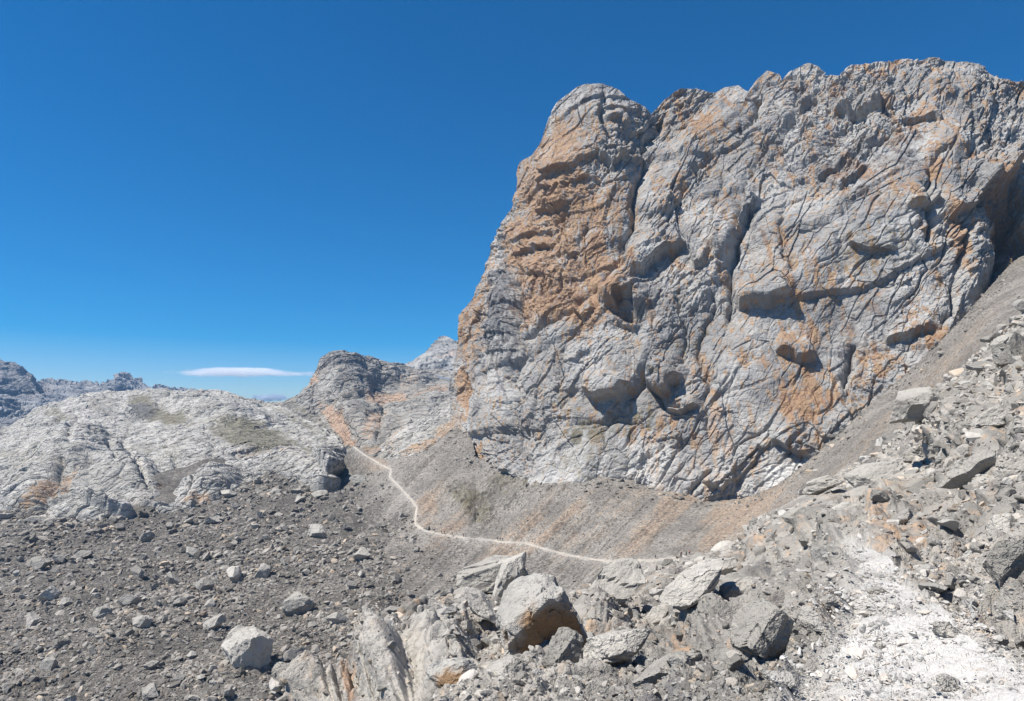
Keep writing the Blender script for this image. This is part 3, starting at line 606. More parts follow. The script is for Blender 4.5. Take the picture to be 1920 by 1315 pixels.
hill('peak', [(690, 720), (735, 695), (755, 684), (779, 672), (806, 651), (820, 637), (828, 630), (840, 628), (854, 638), (880, 660), (940, 690)], [(690, 760), (940, 760)], 690, 940, 260, 110,
     [(690, 760, 1150), (940, 760, 1150), (840, 630, 1500), (755, 684, 1350), (940, 690, 1450)], [(70, 10), (28, 6), (12, 3)], 350,
     rockmat('peak_limestone', (.36, .355, .34), (.24, .236, .228), 9, orange=(.43, .35, .28), bump=.8, lichen=.4),
     lambda st, x, y, P: (st.__setitem__((slice(None), 2), .8 * blob(x, y, 815, 700, 40, 14, 0, .5) + .5 * blob(x, y, 826, 640, 14, 8, 0, .5)), st.__setitem__((slice(None), 0), .7 * blob(x, y, 840, 668, 30, 7, 30, .5)), np.ones(len(x), f32))[2],
     back=(0, 400, -300))
# snow patch lying against the rock step under the peak
sn = [(815, 703), (820, 706), (827, 710), (843, 712), (846, 709), (836, 708), (826, 706), (819, 703)]
# buttress between the mountain and the cliff
def bs_(st, x, y, P):
    for c in [(740, 800, 16, 10, 30, .9), (800, 835, 60, 7, 20, .8), (850, 810, 35, 20, 20, .8), (730, 830, 20, 14, 30, .4)]: st[:, 0] = np.maximum(st[:, 0], c[5] * blob(x, y, *c[:5], .5))
    st[:, 2] = .5 * blob(x, y, 820, 780, 40, 18, 30, .5)
    return np.ones(len(x), f32)
hill('buttress', [(690, 868), (715, 845), (730, 820), (745, 805), (770, 795), (800, 778), (830, 755), (850, 742), (880, 700), (930, 690)],
     [(690, 872), (720, 866), (760, 870), (800, 860), (850, 838), (890, 815), (930, 815)], 690, 930, 300, 150,
     [(690, 870, 500), (760, 860, 462), (800, 850, 458), (880, 800, 448), (930, 800, 445), (760, 800, 540), (850, 742, 560), (930, 690, 570)], [(22, 4), (10, 2.6), (4.5, 1.3), (2, .6)], 400,
     karst_m, bs_, back=(0, 90, -60), ang=40, stretch=2.2)
far_m = rockmat('far_limestone', (.33, .33, .33), (.19, .19, .195), 14, bump=1.0, crk=1.0, orange=(.4, .33, .28), lichen=.5)
def fs(st, x, y, P):
    st[:, 0] = .35 * blob(x, y, 75, 735, 25, 12, 20, .5); st[:, 2] = .5 * blob(x, y, 150, 722, 30, 10, 0, .6); return np.ones(len(x), f32)
hill('far_peaks', [(-100, 700), (20, 700), (41, 706), (58, 712), (69, 717), (76, 711), (89, 708), (106, 712), (124, 712), (142, 718), (159, 712), (174, 719), (186, 724), (195, 716), (204, 710), (221, 700), (236, 701), (248, 712), (260, 712), (267, 721), (283, 728), (292, 724), (308, 724), (315, 730), (336, 728), (355, 732), (420, 745)],
     [(-100, 860), (0, 860), (420, 800)], -100, 420, 520, 170,
     [(-100, 850, 1500), (60, 820, 1500), (420, 790, 1600), (-100, 700, 2600), (76, 711, 2600), (124, 712, 2700), (221, 700, 2900), (300, 725, 3200), (420, 745, 3200), (200, 770, 2000)],
     [(170, 34), (75, 20), (34, 10), (15, 4)], 500, far_m, fs, back=(0, 800, -600), ang=60)
hill('far_ridge', [(-400, 560), (-150, 620), (-60, 655), (-20, 668), (0, 673), (7, 682), (16, 676), (27, 678), (34, 686), (41, 698), (58, 708), (66, 725), (72, 745), (76, 775)], [(-400, 860), (76, 800)], -400, 76, 480, 170,
     [(-400, 860, 1400), (0, 820, 1450), (76, 800, 1500), (-400, 560, 2500), (0, 673, 2300), (35, 690, 2250), (25, 760, 1900), (60, 710, 2200), (60, 770, 1950)],
     [(130, 34), (60, 20), (26, 10), (12, 4)], 550, far_m, lambda st, x, y, P: (st.__setitem__((slice(None), 2), .8 * blob(x, y, 30, 730, 38, 45, 0, .4)), np.ones(len(x), f32))[1], back=(0, 600, -500), ang=70)
print('hills', time.time() - T0)

# ================================================================== NEAR SLOPE
G_top = [(480, 1345), (540, 1290), (560, 1270), (600, 1255), (650, 1235), (690, 1205), (720, 1165), (760, 1135), (800, 1120), (850, 1125), (900, 1120), (960, 1115), (1000, 1110), (1100, 1095), (1160, 1085), (1230, 1060), (1290, 1042), (1340, 1015), (1430, 965), (1490, 935), (1560, 895), (1640, 830), (1700, 775), (1740, 742), (1800, 690), (1850, 645), (1900, 600), (1930, 570), (2000, 500), (2300, 300)]
G_bot = [(480, 1500), (2300, 1500)]
G_base = tps([(480, 1345, 21), (560, 1315, 17), (560, 1270, 19), (650, 1235, 22), (720, 1165, 26), (800, 1120, 33), (900, 1120, 33), (800, 1315, 11.5), (900, 1200, 20), (1000, 1315, 8.8), (1085, 1180, 20), (1100, 1100, 42), (1230, 1060, 110),
              (1250, 1100, 50), (1250, 1200, 18), (1250, 1315, 7), (1400, 1100, 24), (1300, 1050, 150), (1430, 965, 175), (1400, 1050, 60), (1450, 1210, 8.5), (1450, 1315, 5), (1560, 895, 165), (1500, 1000, 40), (1740, 742, 150), (1850, 645, 115), (1930, 570, 95), (2300, 300, 70),
              (1600, 1022, 16.5), (1640, 1100, 9), (1700, 1200, 5.9), (1750, 1315, 4.1), (1700, 980, 21), (1850, 1020, 11.5), (1900, 1100, 7.2), (1920, 1250, 4.6), (1800, 900, 30), (1900, 900, 19), (1900, 750, 40), (1740, 850, 60), (1650, 900, 70), (2300, 900, 9), (2300, 1315, 3.0),
              (480, 1500, 12), (1000, 1500, 5.6), (1700, 1500, 2.9), (2300, 1500, 2.2), (2300, 600, 24)])
w_, h_ = 1300, 760
pxs = np.linspace(480, 2300, w_)
tt = np.linspace(0, 1, h_)[:, None]
px = np.repeat(pxs[None], h_, 0); py = interp(G_top, pxs)[None] * (1 - tt) + interp(G_bot, pxs)[None] * tt
GZ = G_base(px, py)
G0 = unproj(px, py, GZ)
fp = G0.reshape(-1, 3); fx, fy = px.ravel(), py.ravel()
foot = smoothgrid(footprint(G0)[..., None], 4).ravel() * .8
PL = [(1010, 1570), (1022, 1565), (1050, 1592), (1100, 1602), (1150, 1590), (1200, 1560), (1250, 1530), (1315, 1490), (1500, 1380)]
PR = [(1010, 1600), (1022, 1625), (1050, 1680), (1100, 1710), (1150, 1800), (1200, 1870), (1250, 1960), (1315, 2050), (1500, 2300)]
pl = interp(PL, fy); pr = interp(PR, fy); inpath = sstep(-6, 26, np.minimum(fx - pl, pr - fx) + 16 * perlin(np.stack([fx, fy, 0 * fx], -1), 40, 4)) * (fy > 1008)
nn = smoothgrid(normals(G0), 20).reshape(-1, 3); nn /= np.linalg.norm(nn, axis=1)[:, None]
rel = (GZ.ravel() / 20) ** .75
hh = np.zeros(len(fp), f32)
uvg = (fp[:, 0] * .8 + fp[:, 1] * .6 + fp[:, 2] * .5, (-fp[:, 0] * .6 + fp[:, 1] * .8) * 1.8 - fp[:, 2] * .5)
zr = GZ.ravel()
for sc, am in [(16, 1.1), (7, .7), (3, .42), (1.3, .22), (.6, .11), (.28, .05), (.12, .02)]:
    up_ = np.clip(2.2 - sc / (zr * .22), 0, 1)                # blocks no bigger than the slope they sit on
    hh += am * blocks(fp, uvg, sc, 600 + int(sc * 10), foot, soft=.25) * up_
hh += .35 * fbm(fp, 3, 4, 88, .6, foot) * np.clip(zr / 8, 0, 1)
edgef = np.repeat(sstep(0, 40, np.arange(h_))[:, None], w_, 1).ravel()
hh *= (.45 + .55 * edgef)
hh *= (1 - .92 * inpath)
hh += inpath * .02 * fbm(fp, .3, 3, 91, .6, foot)
# crags of the lower left spur
qx = np.stack([fx, fy, 0 * fx], -1); rr = Relief(fx, fy, (9 * perlin(qx, 30, 5) + 4 * perlin(qx, 11, 7), 9 * perlin(qx, 30, 6) + 4 * perlin(qx, 11, 8)))
for c, w, d in [([(690, 1215), (680, 1260), (650, 1315)], 6, .7), ([(730, 1190), (720, 1240), (700, 1320)], 5, .4), ([(600, 1262), (640, 1280), (640, 1330)], 6, .6), ([(560, 1290), (590, 1300), (600, 1330)], 5, .4), ([(760, 1210), (770, 1260), (760, 1320)], 5, .25), ([(1180, 1110), (1200, 1150), (1190, 1200)], 5, .4)]: rr.crack(c, w, d)
for b in [(720, 1260, 60, 70, 20, 1.5), (580, 1300, 50, 40, 20, 1.2), (640, 1290, 22, 50, 0, .8), (830, 1230, 70, 60, 0, 1.0), (1130, 1150, 60, 40, 20, .8), (1330, 1170, 70, 60, 30, .8), (1180, 1240, 80, 50, 0, .45), (1290, 1290, 70, 40, 10, .25), (1650, 950, 80, 40, 30, .8), (1800, 800, 90, 60, 35, 3), (1560, 1000, 60, 25, 20, .8)]: rr.bulge(*b)
hh += rr.h * .9 * (1 - inpath)
hh = isofilt(hh.reshape(G0.shape[:2]), G0).ravel()
G1 = (fp + nn * hh[:, None]); Gp = G1.reshape(G0.shape)
st = np.zeros((len(fp), 4), f32)
def sd_(ch, lst):
    for c in lst: st[:, ch] = np.maximum(st[:, ch], c[5] * blob(fx, fy, *c[:5], .5))
sd_(0, [(655, 1290, 10, 45, 10, .9), (1700, 1015, 70, 14, 15, .42), (1740, 1070, 40, 25, -10, .4), (1110, 1245, 30, 15, 0, .6), (1280, 1235, 22, 8, 0, .6), (1560, 1155, 25, 10, 0, .6), (1800, 1170, 80, 18, -15, .7), (1660, 980, 30, 12, 0, .4), (1400, 1040, 40, 10, 20, .6)])
st[:, 0] += .13 + .25 * sstep(0, .6, fbm(fp, 9, 3, 95))
sd_(1, [(780, 1165, 14, 6, 0, .5), (850, 1155, 12, 6, 30, .5), (640, 1300, 25, 20, 0, .3)])
st[:, 2] = .5 * sstep(.1, .7, fbm(fp, 4, 3, 97) + .6 * blob(fx, fy, 1870, 1060, 90, 60, 0, .6) + .5 * blob(fx, fy, 1480, 1110, 70, 50, 0, .6))
st[:, 3] = inpath * .8 + .25 * blob(fx, fy, 790, 1230, 90, 60, 0, .6) * 1.0
slope_m = rockmat('slope_limestone', (.355, .335, .303), (.205, .195, .178), .55, bump=.8, lichen=.5, orange=(.42, .30, .20))
PG, tb = pad(Gp, top=(16, (-6, 34, -44), 1.2), left=(14, (-22, 4, -40), 1.2))
gridmesh('rocky_slope', PG, slope_m, padscalar(st.reshape(Gp.shape[:2] + (4,)), tb), smooth=True)
surfG = colsurf(Gp, pxs, G_top, G_bot)
# trodden path in front of the camera: its own sheet of crushed limestone over the slope
yy = np.linspace(1012, 1480, 330)[:, None]; uu = np.linspace(-.04, 1.04, 260)[None]
ppx = interp(PL, yy) * (1 - uu) + interp(PR, yy) * uu; ppy = yy + 0 * uu
zz = G_base(ppx, ppy); pp = unproj(ppx, ppy, zz); fpp = pp.reshape(-1, 3)
lift = .035 - .16 * (1 - sstep(0, .16, np.minimum(uu, 1 - uu) + .10 * perlin(fpp, .9, 3).reshape(ppx.shape))) - .2 * (1 - sstep(1012, 1035, ppy))
ft = (zz / F * 1.6).ravel()
pp[..., 2] += lift + (.03 * fbm(fpp, .5, 4, 101, .6, ft) + .018 * blocks(fpp, (fpp[:, 0], fpp[:, 1]), .16, 5, ft) + .012 * blocks(fpp, (fpp[:, 0], fpp[:, 1]), .07, 6, ft)).reshape(ppx.shape)
path_m = rockmat('path_gravel', (.50, .487, .465), (.42, .41, .39), .25, stain=False, lichen=.22, bump=.8)
gridmesh('path', pp, path_m)
print('slope', time.time() - T0)

# ================================================================== ROCKS
def ico(sub):
    bm = bmesh.new(); bmesh.ops.create_icosphere(bm, subdivisions=sub, radius=1)
    V = np.array([v.co[:] for v in bm.verts]); Fc = np.array([[v.index for v in f.verts] for f in bm.faces]); bm.free(); return V, Fc
ICO = {s: ico(s) for s in (1, 2, 3, 4, 5, 6)}
def rock_shape(seed, sub, cuts=14, dims=(1, 1, .7), rough=.06, lo=.33, hi=.74):
    rs = np.random.RandomState(seed); V, Fc = ICO[sub]; V = V.copy()
    pl_ = cuts if isinstance(cuts, list) else [None] * cuts
    for k in pl_:
        n = rs.normal(size=3) if k is None else np.array(k[:3], float); n /= np.linalg.norm(n); d = rs.uniform(lo, hi) if k is None else k[3]
        t = V @ n - d; m = t > 0; V[m] -= t[m][:, None] * n
    if sub >= 3:
        r = rough * fbm(V + seed * 3.1, .9, 4, seed % 50, .6, foot=np.full(len(V), {3: .12, 4: .06, 5: .03, 6: .015}[sub]))
        b1 = rough * 1.1 * blocks(V, (V[:, 0] + .6 * V[:, 2], V[:, 1] * 1.6 - .5 * V[:, 2]), .5, seed % 90) if sub >= 4 else 0
        V = V * (1 + (r + b1))[:, None]
    V *= np.array(dims); return V.astype(f32), Fc
def rotm(a, b, c):
    ca, sa, cb, sb, cc, sc = np.cos(a), np.sin(a), np.cos(b), np.sin(b), np.cos(c), np.sin(c)
    Rz = np.stack([np.stack([cc, -sc, 0 * cc], -1), np.stack([sc, cc, 0 * cc], -1), np.stack([0 * cc, 0 * cc, 1 + 0 * cc], -1)], -2)
    Rx = np.stack([np.stack([1 + 0 * ca, 0 * ca, 0 * ca], -1), np.stack([0 * ca, ca, -sa], -1), np.stack([0 * ca, sa, ca], -1)], -2)
    Ry = np.stack([np.stack([cb, 0 * cb, sb], -1), np.stack([0 * cb, 1 + 0 * cb, 0 * cb], -1), np.stack([-sb, 0 * cb, cb], -1)], -2)
    return Rz @ Ry @ Rx
def stuff(name, label, cat, P, size, mat, seed, lod=1, flatn=.68):
    """a merged field of loose stones"""
    rs = np.random.RandomState(seed); Vs, Fs = [], []; off = 0
    kinds = rs.randint(0, 10, len(P))
    for k in range(10):
        m = kinds == k; n = m.sum()
        if not n: continue
        V, Fc = rock_shape(seed + k, lod, 6 if lod == 1 else 9, (1, rs.uniform(.6, .95), flatn * rs.uniform(.6, 1.0)))
        Rm = rotm(rs.normal(0, .45, n), rs.normal(0, .45, n), rs.uniform(0, 6.28, n))
        sc = (size[m] * .6)[:, None, None] * rs.uniform(.75, 1.3, (n, 1, 3))
        W_ = np.einsum('nij,nkj->nki', Rm, V[None] * sc) + P[m][:, None]
        Vs.append(W_.reshape(-1, 3)); Fs.append((Fc[None] + (np.arange(n) * len(V))[:, None, None] + off).reshape(-1, 3)); off += n * len(V)
    me = bpy.data.meshes.new(name); rawmesh(me, np.concatenate(Vs), np.concatenate(Fs)); me.materials.append(mat)
    if not smooth_none: pass
    o = bpy.data.objects.new(name, me); COL.objects.link(o)
    o['kind'] = 'stuff'; o['label'] = label; o['category'] = cat
    return o
smooth_none = True
def island_mat(name, light, dark, unit, tan=(.36, .28, .2), lo=.6, hi=.75, bump=.7):
    """rock with a tone of its own for every loose stone of a field"""
    m = rockmat(name, light, dark, unit, stain=False, bump=bump, lichen=.35); nt = m.node_tree
    bs = [n for n in nt.nodes if n.type == 'BSDF_PRINCIPLED'][0]; src = bs.inputs['Base Color'].links[0].from_socket
    g = N(nt, 'ShaderNodeNewGeometry'); mm = N(nt, 'ShaderNodeVectorMath', operation='SCALE')
    r = g.outputs['Random Per Island']
    r2 = math_(nt, 'FRACT', math_(nt, 'MULTIPLY', r, 17.31))
    c = mixc(nt, math_(nt, 'MULTIPLY', ramp(nt, r2, .8, 1.0), .6), src, tan)
    nt.links.new(c, mm.inputs[0]); nt.links.new(math_(nt, 'MULTIPLY_ADD', r, hi, lo), mm.inputs['Scale'])
    nt.links.new(mm.outputs[0], bs.inputs['Base Color']); return m
valley_m = island_mat('valley_rock', (.235, .218, .194), (.15, .14, .126), 1.2, lo=.5, hi=1.05)
rub_m = island_mat('rubble_rock', (.375, .355, .322), (.25, .237, .216), .4, lo=.5, hi=.85)
pathst_m = island_mat('path_stone', (.48, .467, .443), (.38, .37, .35), .12, lo=.72, hi=.45, tan=(.52, .44, .36))
boulder_m = rockmat('boulder_limestone', (.43, .415, .385), (.30, .288, .265), .6, stain=False, perobj=True, bump=.8, lichen=.4)
vboulder_m = rockmat('valley_boulder_limestone', (.37, .35, .315), (.25, .238, .215), 2.2, stain=False, perobj=True, bump=.8, lichen=.35)

def scatter(surf, poly_fn, n, smin, smax, alpha, seed, box):
    rs = np.random.RandomState(seed); x = rs.uniform(box[0], box[2], n * 3); y = rs.uniform(box[1], box[3], n * 3)
    w = poly_fn(x, y); k = rs.uniform(0, 1, len(x)) < w; x, y = x[k][:n], y[k][:n]
    P = surf(x, y); Zd = proj(P)[2]; u = rs.uniform(0, 1, len(x))
    s = (smin ** -alpha - u * (smin ** -alpha - smax ** -alpha)) ** (-1 / alpha)
    return x, y, P, s, s * Zd / F
def n2(x, y, sc, seed): return perlin(np.stack([x, y, 0 * x], -1), sc, seed)
# which part of the picture plane each field may cover (evaluated on the terrain it lies on)
def onA(x, y):
    top = interp([(-300, 960), (0, 960), (150, 965), (300, 960), (380, 940), (450, 915), (480, 890), (520, 885), (640, 890), (700, 880), (720, 885), (760, 960), (860, 1010), (900, 1100)], x)
    talus = sstep(600, 820, x + .45 * (1060 - y))
    clump = sstep(-.1, .5, n2(x, y, 130, 1) + .8 * n2(x, y, 45, 2))
    return (y > top) * (y < interp([(-300, 1440), (600, 1340), (700, 1250), (900, 1160), (1200, 1120), (1700, 900), (2300, 600)], x)) * np.clip((.2 + .8 * clump) * (1 - .93 * talus), 0, 1)
def onTal(x, y):
    return ((y > interp([(640, 900), (700, 870), (860, 800), (900, 900), (1000, 915), (1250, 935), (1390, 940), (1530, 860), (1900, 490), (2300, 300)], x)) & (y < interp([(640, 960), (900, 1150), (1200, 1120), (1450, 980), (1700, 800), (2000, 600)], x))
            & (polydist(x, y, path_pts)[0] > 3)) * (.45 + .4 * n2(x, y, 60, 9))
x, y, P, s, ws = scatter(surfA, onA, 80000, 2.8, 22, 1.75, 11, (-150, 880, 900, 1420))
stuff('valley_rubble', 'countless dark grey stones strewn over the valley floor', 'rubble', P, ws, valley_m, 1000)
x, y, P, s, ws = scatter(surfA, onTal, 34000, 1.8, 7, 2.8, 12, (640, 480, 2050, 1150))
stuff('talus_gravel', 'fine brownish grey gravel of the scree fan under the cliff', 'gravel', P, ws * .9, valley_m, 1020)
contact = [(850, 800), (880, 830), (885, 868), (940, 888), (1000, 905), (1040, 914), (1100, 908), (1150, 900), (1250, 930), (1390, 948), (1450, 925), (1530, 860), (1640, 757), (1760, 650), (1880, 520)]
def onC(x, y):
    d = polydist(x, y, contact)[0]; return np.exp(-(d / 14) ** 2) * (.3 + .7 * sstep(-.3, .4, n2(x, y, 40, 21)))
x, y, P, s, ws = scatter(surfA, onC, 11000, 2.4, 20, 1.8, 16, (840, 500, 1900, 980))
stuff('cliff_foot_rubble', 'broken stones lying along the foot of the cliff', 'rubble', P, ws, valley_m, 1100, lod=2)
def onG(x, y):
    top = interp(G_top, x); pl_ = interp(PL, y); pr_ = interp(PR, y); ip = (x > pl_ - 5) & (x < pr_ + 5) & (y > 1010)
    w = .35 + .65 * sstep(-.35, .35, n2(x, y, 120, 5) + .5 * n2(x, y, 50, 6))
    w = w * np.where(blob(x, y, 690, 1270, 130, 70) > .3, .25, 1)
    return (y > top + 1) * w * np.where(ip, .0, 1)
x, y, P, s, ws = scatter(surfG, onG, 60000, 3.2, 9, 1.8, 13, (520, 480, 2100, 1400))
stuff('slope_rubble', 'countless small grey broken stones covering the near rocky slope', 'rubble', P, ws * 1.05, rub_m, 1040)
x, y, P, s, ws = scatter(surfG, onG, 19000, 7.5, 36, 1.8, 15, (520, 480, 2100, 1400))
P[:, 2] -= ws * .08
stuff('slope_blocks', 'many grey angular stones lying over each other on the near slope', 'rubble', P, ws * 1.15, rub_m, 1060, lod=3)
def onP(x, y):
    pl_ = interp(PL, y); pr_ = interp(PR, y); e = np.minimum(x - pl_, pr_ - x)
    return (y > 1014) * np.clip(sstep(-30, 0, e) * (.55 + .45 * np.exp(-np.clip(e, 0, None) / 60)) * (.5 + .6 * n2(x, y, 50, 15)), 0, 1) * sstep(1010, 1180, y) ** .3
x, y, P, s, ws = scatter(surfG, onP, 18000, 3, 24, 2.0, 14, (1400, 1014, 2150, 1420)); P[:, 2] += .035
stuff('path_gravel', 'loose pale crushed stones covering the trodden path', 'gravel', P, ws, pathst_m, 1080, lod=2, flatn=.55)
print('rubble', time.time() - T0)

# individual rocks -----------------------------------------------------------
def thing(name, me, loc, rot, sc, label, cat, group=None):
    o = bpy.data.objects.new(name, me); COL.objects.link(o); o.location = loc; o.rotation_euler = rot; o.scale = sc
    o['label'] = label; o['category'] = cat
    if group: o['group'] = group
    return o
def rockmesh(seed, sub, mat, dims=(1, .85, .7), **kw):
    V, Fc = rock_shape(seed, sub, dims=dims, **kw); me = bpy.data.meshes.new('rock'); rawmesh(me, V, Fc); me.materials.append(mat); return me
protoV = [rockmesh(3000 + k, 4, vboulder_m) for k in range(12)]
protoG = [rockmesh(3100 + k, 4, boulder_m, lo=.3, hi=.7) for k in range(14)]
protoP = [rockmesh(3200 + k, 4, pathst_m, dims=(1, .8, .55)) for k in range(8)]
taken = [(1295, 1036, 60), (1229, 1046, 24)]
def place_field(surf, fn, n, smin, smax, alpha, seed, box, protos, name, label, group, emb=.25, mindist=.55):
    x, y, P, s, ws = scatter(surf, fn, n * 4, smin, smax, alpha, seed, box); rs = np.random.RandomState(seed + 1)
    o_ = np.argsort(-s); c = 0
    for k in o_:
        if c >= n: break
        if any((x[k] - a) ** 2 + (y[k] - b) ** 2 < (mindist * (s[k] + r)) ** 2 for a, b, r in taken): continue
        taken.append((x[k], y[k], s[k])); c += 1
        h = ws[k] * .62
        thing(name, protos[rs.randint(len(protos))], (P[k, 0], P[k, 1], P[k, 2] + h * (.7 - 1.2 * emb)), (rs.normal(0, .3), rs.normal(0, .3), rs.uniform(0, 6.28)),
              (h * rs.uniform(.85, 1.25), h * rs.uniform(.75, 1.1), h * rs.uniform(.8, 1.15)), label, 'rock', group)
HAND = [
    # px, py (foot centre), width px, height px, tilt deg, surface, seed, label
    (458, 1262, 96, 66, 0, 'V', 11, 'largest boulder of the valley floor, pale with a dark right side and a long shadow'),
    (593, 1008, 36, 24, 0, 'V', 12, 'pale rounded boulder alone on the upper dark scree'),
    (560, 1148, 60, 38, 5, 'V', 13, 'squat grey boulder with a ribbed top right of the valley centre'),
    (192, 1182, 42, 26, 0, 'V', 14, 'oval grey boulder with a shaded right side in the lower left scree'),
    (238, 1152, 40, 24, 0, 'V', 15, 'smooth pale boulder just above the oval one in the lower left scree'),
    (88, 1132, 40, 32, 20, 'V', 16, 'pale pointed boulder near the left margin of the scree'),
    (360, 1042, 26, 18, -35, 'V', 17, 'nearly white slanting boulder standing out on the dark scree'),
    (72, 1072, 38, 28, 0, 'V', 18, 'blocky grey boulder below the karst hill at far left'),
    (152, 1048, 44, 20, 25, 'V', 19, 'long leaning slab boulder below the karst hill'),
    (382, 1118, 34, 26, 0, 'V', 20, 'cracked grey boulder in the middle of the valley scree'),
    (495, 1070, 34, 28, 0, 'V', 21, 'dull grey boulder with a dark foot on the upper valley scree'),
    (90, 1258, 26, 28, 0, 'V', 22, 'egg shaped grey boulder in the bottom left corner'),
    (262, 1202, 40, 22, 0, 'V', 23, 'low darker boulder below the smooth pale one'),
    (398, 1190, 40, 26, 30, 'V', 24, 'folded pale boulder touching the largest valley boulder from behind'),
    (672, 903, 34, 18, 0, 'V', 25, 'flat grey boulder at the head of the valley by the trail'),
    (400, 975, 34, 14, 0, 'V', 26, 'flat pale boulder below the foot of the karst hill'),
    (110, 1226, 30, 20, 20, 'V', 27, 'dark angular boulder in the bottom left scree'),
    (280, 1305, 40, 26, 0, 'V', 28, 'grey boulder cut by the bottom edge of the valley floor'),
    (925, 1112, 150, 62, 22, 'G', 31, 'pale cracked crag slanting up to a point at the edge of the spur'),
    (955, 1135, 66, 88, 60, 'G', 32, 'upright split block leaning on the right of the pale crag'),
    (1018, 1236, 178, 128, 44, 'G', 33, 'huge rounded boulder with a rusty brown hollow underside'),
    (905, 1195, 70, 66, -40, 'G', 34, 'tall grey block below the pale crag'),
    (848, 1315, 100, 56, 8, 'G', 35, 'pale lens shaped boulder with an orange belly at the bottom edge'),
    (1058, 1290, 84, 74, 0, 'G', 36, 'dark grey blocky boulder in front of the huge rounded one'),
    (1345, 1100, 92, 46, 24, 'G', 37, 'long cream slab with a black gap beneath its right end'),
    (1448, 1270, 118, 100, 38, 'G', 38, 'large leaning grey slab on the left edge of the path'),
    (1398, 1302, 36, 30, 20, 'G', 39, 'small dark rounded stone under the large leaning slab'),
    (1310, 1238, 44, 30, 0, 'G', 40, 'dark grey fissured stone in the middle of the near slope'),
    (1505, 998, 60, 40, 0, 'G', 41, 'grey boulder with a black hollow beneath beside the first bend of the path'),
    (1875, 1004, 62, 60, 10, 'G', 42, 'pale pointed boulder with bedding lines above a dark gap at right'),
    (1858, 1058, 62, 48, 0, 'G', 43, 'curved banded boulder under the pale pointed one'),
    (1895, 1088, 60, 60, 0, 'G', 44, 'dark boulder in shade below the curved banded one'),
    (1918, 1150, 70, 78, 20, 'G', 45, 'dark slab at the right edge above the path'),
    (1790, 1095, 46, 34, 10, 'G', 46, 'dark grey tilted stone on the uphill side of the path'),
    (1715, 1052, 44, 30, 10, 'G', 47, 'dark grey wedge stone where the path bends'),
    (1790, 1208, 66, 36, -10, 'G', 48, 'brownish block lying on the right half of the path'),
    (1650, 1122, 46, 20, 0, 'G', 49, 'flat grey stone lying across the middle of the path'),
    (1648, 1224, 26, 22, 0, 'G', 50, 'single small grey stone in the centre of the white path'),
    (1785, 1306, 56, 38, -20, 'G', 51, 'grey striped stone near the bottom of the path'),
    (1905, 690, 74, 60, -12, 'G', 52, 'large overhanging block on the skyline of the right slope'),
    (1790, 830, 110, 62, 20, 'G', 53, 'broad smooth boulder with a tan stain below the scree fan'),
    (1715, 862, 60, 34, 22, 'G', 54, 'slab with a black shadow line left of the broad smooth boulder'),
    (1700, 1000, 50, 30, 20, 'G', 55, 'grey block above the far bend of the path'),
    (1660, 975, 34, 24, 0, 'G', 56, 'small dark faced block up slope of the far bend'),
    (1515, 1190, 70, 46, 25, 'G', 57, 'weathered grey block behind the large leaning slab'),
    (1575, 1178, 40, 26, 20, 'G', 58, 'grey stone with tan patches on the left edge of the path'),
    (820, 1180, 40, 30, -20, 'G', 59, 'clean pale square stone on the grey spur'),
    (1240, 1190, 50, 40, 20, 'G', 60, 'pale flat topped stone in the middle of the rubble'),
    (1356, 1036, 48, 20, 20, 'G', 61, 'pale slab at the upper rim of the near slope'),
    (1150, 1160, 120, 80, 30, 'G', 63, 'broad pale grey bedrock block right behind the huge rounded boulder'),
    (1165, 1285, 130, 62, 15, 'G', 64, 'wide pale low slab near the bottom centre'),
    (1265, 1318, 150, 60, 20, 'G', 65, 'very wide smooth slab cut by the bottom edge'),
    (1335, 1200, 130, 80, 35, 'G', 66, 'large pale ribbed block uphill of the dark fissured stone'),
    (960, 1312, 96, 50, 10, 'G', 67, 'grey slab at the bottom edge right of the lens shaped boulder'),
    (1400, 1160, 90, 56, 30, 'G', 68, 'grey tilted block above the large leaning slab'),
    (1655, 945, 96, 52, 28, 'G', 69, 'long grey block high above the far bend of the path'),
    (1838, 925, 96, 66, 25, 'G', 70, 'big grey block on the right slope above the pointed boulder'),
    (1760, 968, 84, 44, 20, 'G', 71, 'grey leaning block uphill of the path bend'),
    (1890, 812, 90, 50, 15, 'G', 72, 'pale blunt block at the right margin below the skyline block'),
    (1590, 985, 64, 36, 15, 'G', 73, 'low grey block just behind the start of the white path'),
    (1470, 1075, 70, 40, 20, 'G', 74, 'grey cracked block left of the narrow part of the path'),
    (1555, 940, 70, 34, 25, 'G', 75, 'pale slab near the upper rim of the right slope'),
    (1900, 900, 70, 60, 10, 'G', 76, 'pale stacked block at the right margin above the pointed boulder'),
    (1735, 930, 60, 34, 30, 'G', 77, 'small dark faced slab in the middle of the right slope'),
    (1250, 1062, 22, 14, 10, 'G', 62, 'dark brown stone on the rim beside the trail end'),
]
HMAT = {33: 'rust', 35: 'rust', 38: 'b', 53: 'pale'}
